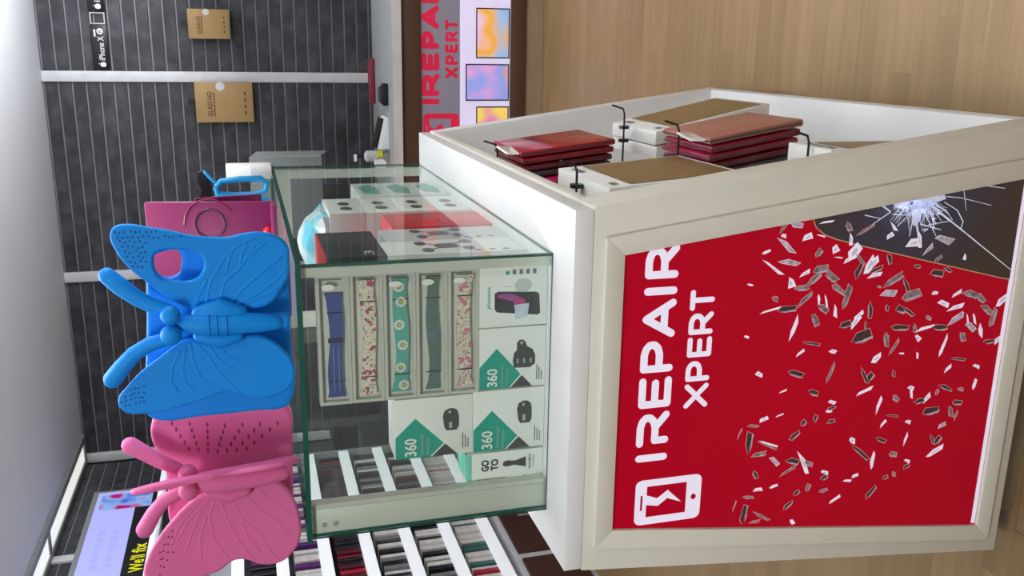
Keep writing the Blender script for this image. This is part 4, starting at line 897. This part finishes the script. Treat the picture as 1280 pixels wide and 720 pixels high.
MB().box((KX0-.02, YK-.02, .70), (KX1+.02, YK+.68, .742)).build('worktop', mat('grey_worktop', (150, 153, 154), .4, var=.02), ctr, .003)
MB().box((KX0-.02, YK-.024, .70), (KX1+.02, YK-.0205, .742)).build('worktop_edge', mat('pale_edge_band', (214, 208, 202), .4), ctr)
WT = .7425
t = thing('red_book', 'dark red box lying at the back of the service counter', 'box', (-.16, 4.95, WT))
box('carton', (-.30, 4.95, WT), (-.07, 5.04, WT+.026), mat('wine_red', (120, 30, 46), .5), t, .002)
t = thing('card_terminal', 'white card terminal tilted on the service counter', 'terminal', (-.42, 4.6, WT))
MB().prism([(-.49, 4.48, WT), (-.34, 4.48, WT), (-.335, 4.48, WT+.02), (-.345, 4.48, WT+.028), (-.49, 4.48, WT+.062)], (0, .14, 0)).build('shell', M_paper, t, .002)
MB().prism([(-.488, 4.4795, WT+.0625), (-.345, 4.4795, WT+.0285), (-.342, 4.4795, WT+.036), (-.484, 4.4795, WT+.072)], (0, .141, 0)).build('screen', M_black, t)
t = thing('black_holder', 'small black angular holder near the edge of the service counter', 'holder', (-.25, 4.5, WT))
MB().prism([(-.28, 4.5, WT), (-.18, 4.5, WT), (-.175, 4.5, WT+.02), (-.2, 4.5, WT+.042), (-.26, 4.5, WT+.042), (-.285, 4.5, WT+.02)], (0, .05, 0)).build('body', M_black, t, .002)
t = thing('tape_dispenser', 'clear grey tape dispenser with a yellow tab on the service counter', 'dispenser', (-.58, 4.55, WT))
MB().prism([(-.66, 4.52, WT), (-.51, 4.52, WT), (-.51, 4.52, WT+.02), (-.54, 4.52, WT+.055), (-.6, 4.52, WT+.075), (-.66, 4.52, WT+.05)], (0, .05, 0)).build('body', mat('smoky_plastic', (140, 138, 120), .3), t, .003)
box('yellow_tab', (-.53, 4.515, WT+.03), (-.50, 4.53, WT+.06), mat('yellow_tab', (206, 210, 40), .5), t)
MB().tube([(-.57, 4.515, WT+.04), (-.57, 4.575, WT+.04)], .028, 16, cap=False).build('tape_roll', M_paper, t)
t = thing('pump_bottle', 'clear pump bottle with white top on the service counter', 'bottle', (-.56, 4.8, WT))
MB().tube([(-.56, 4.8, WT), (-.56, 4.8, WT+.075), (-.56, 4.8, WT+.088)], [.03, .03, .012], 16, cap=False).build('bottle', mat('cloudy_plastic', (196, 198, 200), .25), t, smooth=True)
MB().tube([(-.56, 4.8, WT+.0885), (-.56, 4.8, WT+.125)], .009, 12, cap=False).build('pump_stem', M_black, t)
MB().box((-.585, 4.79, WT+.125), (-.55, 4.81, WT+.14)).build('nozzle', M_paper, t, .002)
t = thing('counter_monitor', 'grey monitor on a stand on the service counter', 'monitor', (-.75, 4.75, WT))
MB().box((-.97, 4.74, 1.05), (-.55, 4.775, 1.408)).build('housing', mat('monitor_grey', (126, 134, 134), .5), t, .004)
MB().prism([(-.55, 4.745, 1.405), (-.55, 4.745, 1.06), (-.53, 4.80, 1.02), (-.53, 4.80, 1.37)], (.003, 0, 0)).build('side_cover', M_alu, t)
MB().box((-.78, 4.776, WT+.02), (-.70, 4.80, 1.15)).build('neck', M_black, t, .003)
MB().box((-.86, 4.68, WT), (-.62, 4.88, WT+.02)).build('foot', M_black, t, .004)

# ================================================================== THINGS ON THE BACK WALL
def wall_hook(x, z, label):
    t = thing('wall_hook', label, 'hook', (x, YW, z), 'black hooks on the slatwall')
    MB().box((x-.012, YW-.004, z-.02), (x+.012, YW, z+.02)).build('plate', M_black, t)
    MB().tube([(x, YW-.004, z), (x, YW-.11, z), (x, YW-.125, z+.012)], .005, 8).build('rod', M_black, t, smooth=True)
    MB().box((x-.018, YW-.132, z-.012), (x+.018, YW-.124, z+.022)).build('end_plate', M_black, t)
def kraft_pack(pa, pb, label):
    a, b = P(*pa, Y=YW-.07), P(*pb, Y=YW-.07); x0, x1 = min(a.x, b.x), max(a.x, b.x); z0, z1 = min(a.z, b.z), max(a.z, b.z)
    t = thing('screen_protector_pack', label, 'package', (x0, YW-.06, z0), 'kraft screen protector packs on the slatwall')
    y = YW-.07; MB().box((x0, y, z0), (x1, y+.02, z1)).build('carton', M_kraft, t, .001)
    W, H = x1-x0, z1-z0
    text('name_print', 'GLASS-HD', (x0+W*.15, y-.0008, z1-H*.29), (1, 0, 0), (0, 0, 1), H*.085, mat('brown_ink', (96, 66, 32), .6), t, W*.62, .02)
    MB().poly([(x0+W*.15, y-.0008, z1-H*.335), (x0+W*.75, y-.0008, z1-H*.335), (x0+W*.75, y-.0008, z1-H*.315), (x0+W*.15, y-.0008, z1-H*.315)]).build('underline', mat('brown_ink', (96, 66, 32), .6), t)
    MB().poly([(x1-W*.1+W*.11*math.cos(j*.393), y-.0008, z1-H*.44+W*.11*math.sin(j*.393)) for j in range(16)]).build('round_seal', M_trim, t)
    for i in range(4): MB().poly([(x0+W*(.2+.16*i), y-.0008, z0+H*.12), (x0+W*(.28+.16*i), y-.0008, z0+H*.12), (x0+W*(.28+.16*i), y-.0008, z0+H*.15), (x0+W*(.2+.16*i), y-.0008, z0+H*.15)]).build('icon_print', mat('brown_ink', (96, 66, 32), .6), t)
kraft_pack((236, 48), (286, 12), 'smaller kraft screen protector pack on the slatwall bay above the card terminal')
kraft_pack((246, 153), (315, 103), 'larger kraft screen protector pack on the slatwall nearer the magenta folio')
for (a, b), lb in (((231, 30), 'black slatwall hook holding the smaller kraft pack'), ((297, 26), 'black slatwall hook right under the smaller kraft pack'), ((298, 56), 'black slatwall hook low beside the white upright'), ((240, 128), 'black slatwall hook holding the larger kraft pack')):
    p = P(a, b, Y=YW-.12); wall_hook(p.x, p.z, lb)
def apple(mb, cx, cz, s, y):
    mb.poly([(cx+s*(.5*math.cos(a)*(1-.12*math.cos(2*a))), y, cz+s*(.5*math.sin(a)-.06*abs(math.cos(a))**4)) for a in [j*2*math.pi/18 for j in range(18)]])
    mb.poly([(cx+s*.02, y, cz+s*.52), (cx+s*.2, y, cz+s*.6), (cx+s*.24, y, cz+s*.8), (cx+s*.06, y, cz+s*.7)])
for (x0, x1), s_, lb in (((-.16, .09), 'iPhone X', 'black header strip lettered iPhone X on the slatwall'), ((.165, .41), 'iPhone', 'second black header strip, reaching past the picture, lettered iPhone')):
    z0, z1 = 2.155, 2.245; y = YW-.012
    t = thing('header_strip', lb, 'sign', (x0, y, z0)); MB().box((x0, y, z0), (x1, y+.011, z1)).build('strip', M_black, t, .001)
    am = MB(); apple(am, x0+.028, z0+.035, .032, y-.0008); am.build('logo_print', M_paper, t)
    text('name_print', s_, (x0+.052, y-.0008, z0+.022), (1, 0, 0), (0, 0, 1), .032, M_paper, t, .135 if 'X' in s_ else .11, .01)
    if 'X' in s_:
        bx = MB()
        for r in (.0175,): bx.poly([(x0+.215+r*math.cos(j*.393), y-.0006, z0+.038+r*math.sin(j*.393)) for j in range(16)])
        bx.build('badge_print', M_paper, t); text('badge_letter', 'R', (x0+.207, y-.0012, z0+.028), (1, 0, 0), (0, 0, 1), .02, M_black, t, .015)
        MB().box((x0+.185, y-.0006, z1-.028), (x0+.225, y-.0003, z1-.018)).build('bar_print', M_paper, t)
t = thing('label_holder', 'clear grey label holder between the two black header strips', 'holder', (.1, YW, 2.16))
fr = MB(); fr.box((.095, YW-.012, 2.16), (.16, YW-.001, 2.166)).box((.095, YW-.012, 2.234), (.16, YW-.001, 2.24)).box((.095, YW-.012, 2.166), (.101, YW-.001, 2.234)).box((.154, YW-.012, 2.166), (.16, YW-.001, 2.234)); fr.build('frame', M_alu, t)
# dark screen and grey box low on the back wall
t = thing('dark_cabinet', 'tall dark grey cabinet against the slatwall seen through the glass case', 'cabinet', (-2.2, 5.7, 0))
box('body', (-2.55, 5.55, 0), (-1.85, 5.9, .98), mat('dark_grey_board', (52, 52, 58), .5), t, .004)
box('door', (-2.53, 5.535, .05), (-2.21, 5.549, .95), mat('charcoal_door', (42, 42, 48), .4), t, .002); box('door', (-2.19, 5.535, .05), (-1.87, 5.549, .95), mat('charcoal_door', (42, 42, 48), .4), t, .002)
t = thing('grey_bin', 'pale grey bin in front of the dark cabinet', 'bin', (-1.9, 5.2, 0))
MB().hexa([(-2.08, 5.1, 0), (-1.82, 5.1, 0), (-1.82, 5.4, 0), (-2.08, 5.4, 0)], [(-2.12, 5.06, .56), (-1.78, 5.06, .56), (-1.78, 5.44, .56), (-2.12, 5.44, .56)]).build('tub', mat('bin_grey', (150, 152, 154), .5), t, .006)
MB().box((-2.13, 5.05, .561), (-1.77, 5.45, .59)).build('lid', mat('bin_lid', (126, 128, 130), .5), t, .006)

# ================================================================== LEFT WALL: SIGN AND CASE RACK
M_sgn = mat('lit_lilac_sign', (178, 182, 246), .3, emit=.5, var=.03, scale=2)
sg = thing('lit_wall_sign', 'lit lilac sign with a black band lettered in yellow on the side wall', 'sign', (XL, 4.6, 2.0))
sy0, sy1, sz0, sz1 = 3.75, 5.40, 1.985, 2.395; sxf = XL+.05
box('housing', (XL+.001, sy0, sz0), (sxf, sy1, sz1), M_grey, sg, .003)
lp = box('lit_face', (sxf+.0005, sy0+.03, sz0+.02), (sxf+.002, sy1-.03, sz1-.03), M_sgn, sg)
box('black_band', (sxf+.0025, sy0+.03, sz0+.02), (sxf+.003, sy1-.03, sz0+.16), M_ink, lp)
for wd_, y_, w_ in (("We'll", 4.43, .165), ('fix', 4.62, .095)):
    text('yellow_word', wd_, (sxf+.0035, y_, sz0+.06), (0, 1, 0), (0, 0, 1), .068, mat('yellow_lettering', (236, 232, 30), .4, emit=.3), lp, w_, .02)
MB().prism([(sxf+.0032, 5.14, 2.06), (sxf+.0032, 5.33, 2.06), (sxf+.0032, 5.33, 2.34), (sxf+.0032, 5.14, 2.34)], (.0006, 0, 0)).build('phone_picture', ramp_mat('phone_picture', [(.25, (70, 100, 220)), (.45, (150, 190, 245)), (.6, (200, 20, 120)), (.8, (110, 30, 110))], 'noise', 11, emit=.4, detail=.5), lp)
for z in (2.27, 2.2):
    for i in range(6): MB().box((sxf+.0025, 4.5+i*.07, z), (sxf+.0029, 4.55+i*.07, z+.035)).build('faint_mark', mat('faint_lilac', (172, 176, 236), .4, emit=.47), lp)
rack = thing('accessory_rack', 'white tiered rack with lit shelf edges along the side wall', 'rack', (-2.45, 4.0, 0))
RX0, RX1, RY0, RY1 = XL+.005, -2.28, 2.3, 4.98
M_rlit = mat('lit_shelf_edge', (236, 240, 246), .4, emit=.45, var=.01)
M_rack = mat('rack_white', (214, 216, 220), .45)
box('back_board', (RX0, RY0, .34), (RX0+.02, RY1, 1.94), M_rack, rack)
box('end_panel', (RX0+.02, RY1-.02, .34), (RX1, RY1, 1.94), mat('rack_end_grey', (150, 154, 156), .45), rack)
box('end_panel', (RX0+.02, RY0, .34), (RX1, RY0+.02, 1.94), mat('rack_end_grey', (150, 154, 156), .45), rack)
tiers = [.385+.195*i for i in range(8)]
for z in tiers:
    sh = box('shelf', (RX0+.02, RY0+.02, z), (RX1-.02, RY1-.02, z+.012), M_rack, rack)
    box('lit_edge', (RX1-.018, RY0+.02, z-.02), (RX1, RY1-.02, z+.035), M_rlit, sh)
box('top_light', (RX1-.06, RY0, 1.94), (RX1, RY1, 1.965), M_rlit, rack)
PAL = [('white', (214, 210, 206)), ('red', (170, 30, 56)), ('black', (36, 34, 40)), ('plum', (92, 40, 110)), ('teal', (60, 104, 100)), ('maroon', (84, 26, 38)), ('grey', (120, 120, 122)), ('blue', (40, 84, 150))]
PM = {n_: mat('case_pack_'+n_, c_, .35, var=.15, scale=40) for n_, c_ in PAL}
tone = [['white', 'white', 'red', 'white', 'white', 'red', 'teal', 'white'], ['black', 'black', 'white', 'white', 'grey', 'red', 'maroon', 'black'], ['black', 'black', 'grey', 'black', 'white', 'white', 'grey', 'black'], ['black', 'maroon', 'black', 'black', 'maroon', 'red', 'black', 'black'], ['white', 'plum', 'white', 'plum', 'white', 'grey', 'plum', 'white'], ['maroon', 'black', 'maroon', 'black', 'plum', 'black', 'grey', 'maroon']]
ord_ = ['lowest', 'second lowest', 'third', 'fourth', 'fifth', 'sixth']
pk = {}; rp_ = random.Random(4)
for ti in range(6):
    y = 3.32; z = tiers[ti]+.0125; i = 0
    while y < 4.93:
        nm2 = rp_.choice(tone[ti]); th = .032; hh = .135
        if nm2 not in pk:
            me = MB().box((-.26, 0, 0), (0, th-.006, hh)).mesh('phone_case_pack', .002, 1); me.materials.append(PM[nm2]); pk[nm2] = me
        o = bpy.data.objects.new('phone_case_pack', pk[nm2]); COL.objects.link(o); o.location = (RX1-.022-rp_.uniform(0, .02), y, z); o.rotation_euler = (0, 0, 0)
        tag(o, '%s phone case pack on the %s lit rack tier' % (nm2, ord_[ti]), 'phone case', '%s phone case packs on the %s tier' % (nm2, ord_[ti]))
        y += th+rp_.choice((0, 0, .003, .02)); i += 1
base = thing('drawer_cabinet', 'low brown drawer cabinet under the white rack', 'cabinet', (-2.45, 4.0, 0))
box('carcass', (RX0, RY0, 0), (RX1-.022, RY1, .325), M_rack, base)
for i in range(4):
    y0 = RY0+.04+i*.66; 
    d = box('drawer_front', (RX1-.0215, y0, .03), (RX1-.004, y0+.6, .30), mat('dark_brown_front', (70, 40, 36), .4, var=.1), base, .002)
    MB().tube([(RX1+.012, y0+.3, .12), (RX1+.012, y0+.3, .21)], .005, 8).build('handle', M_alu, d, smooth=True)
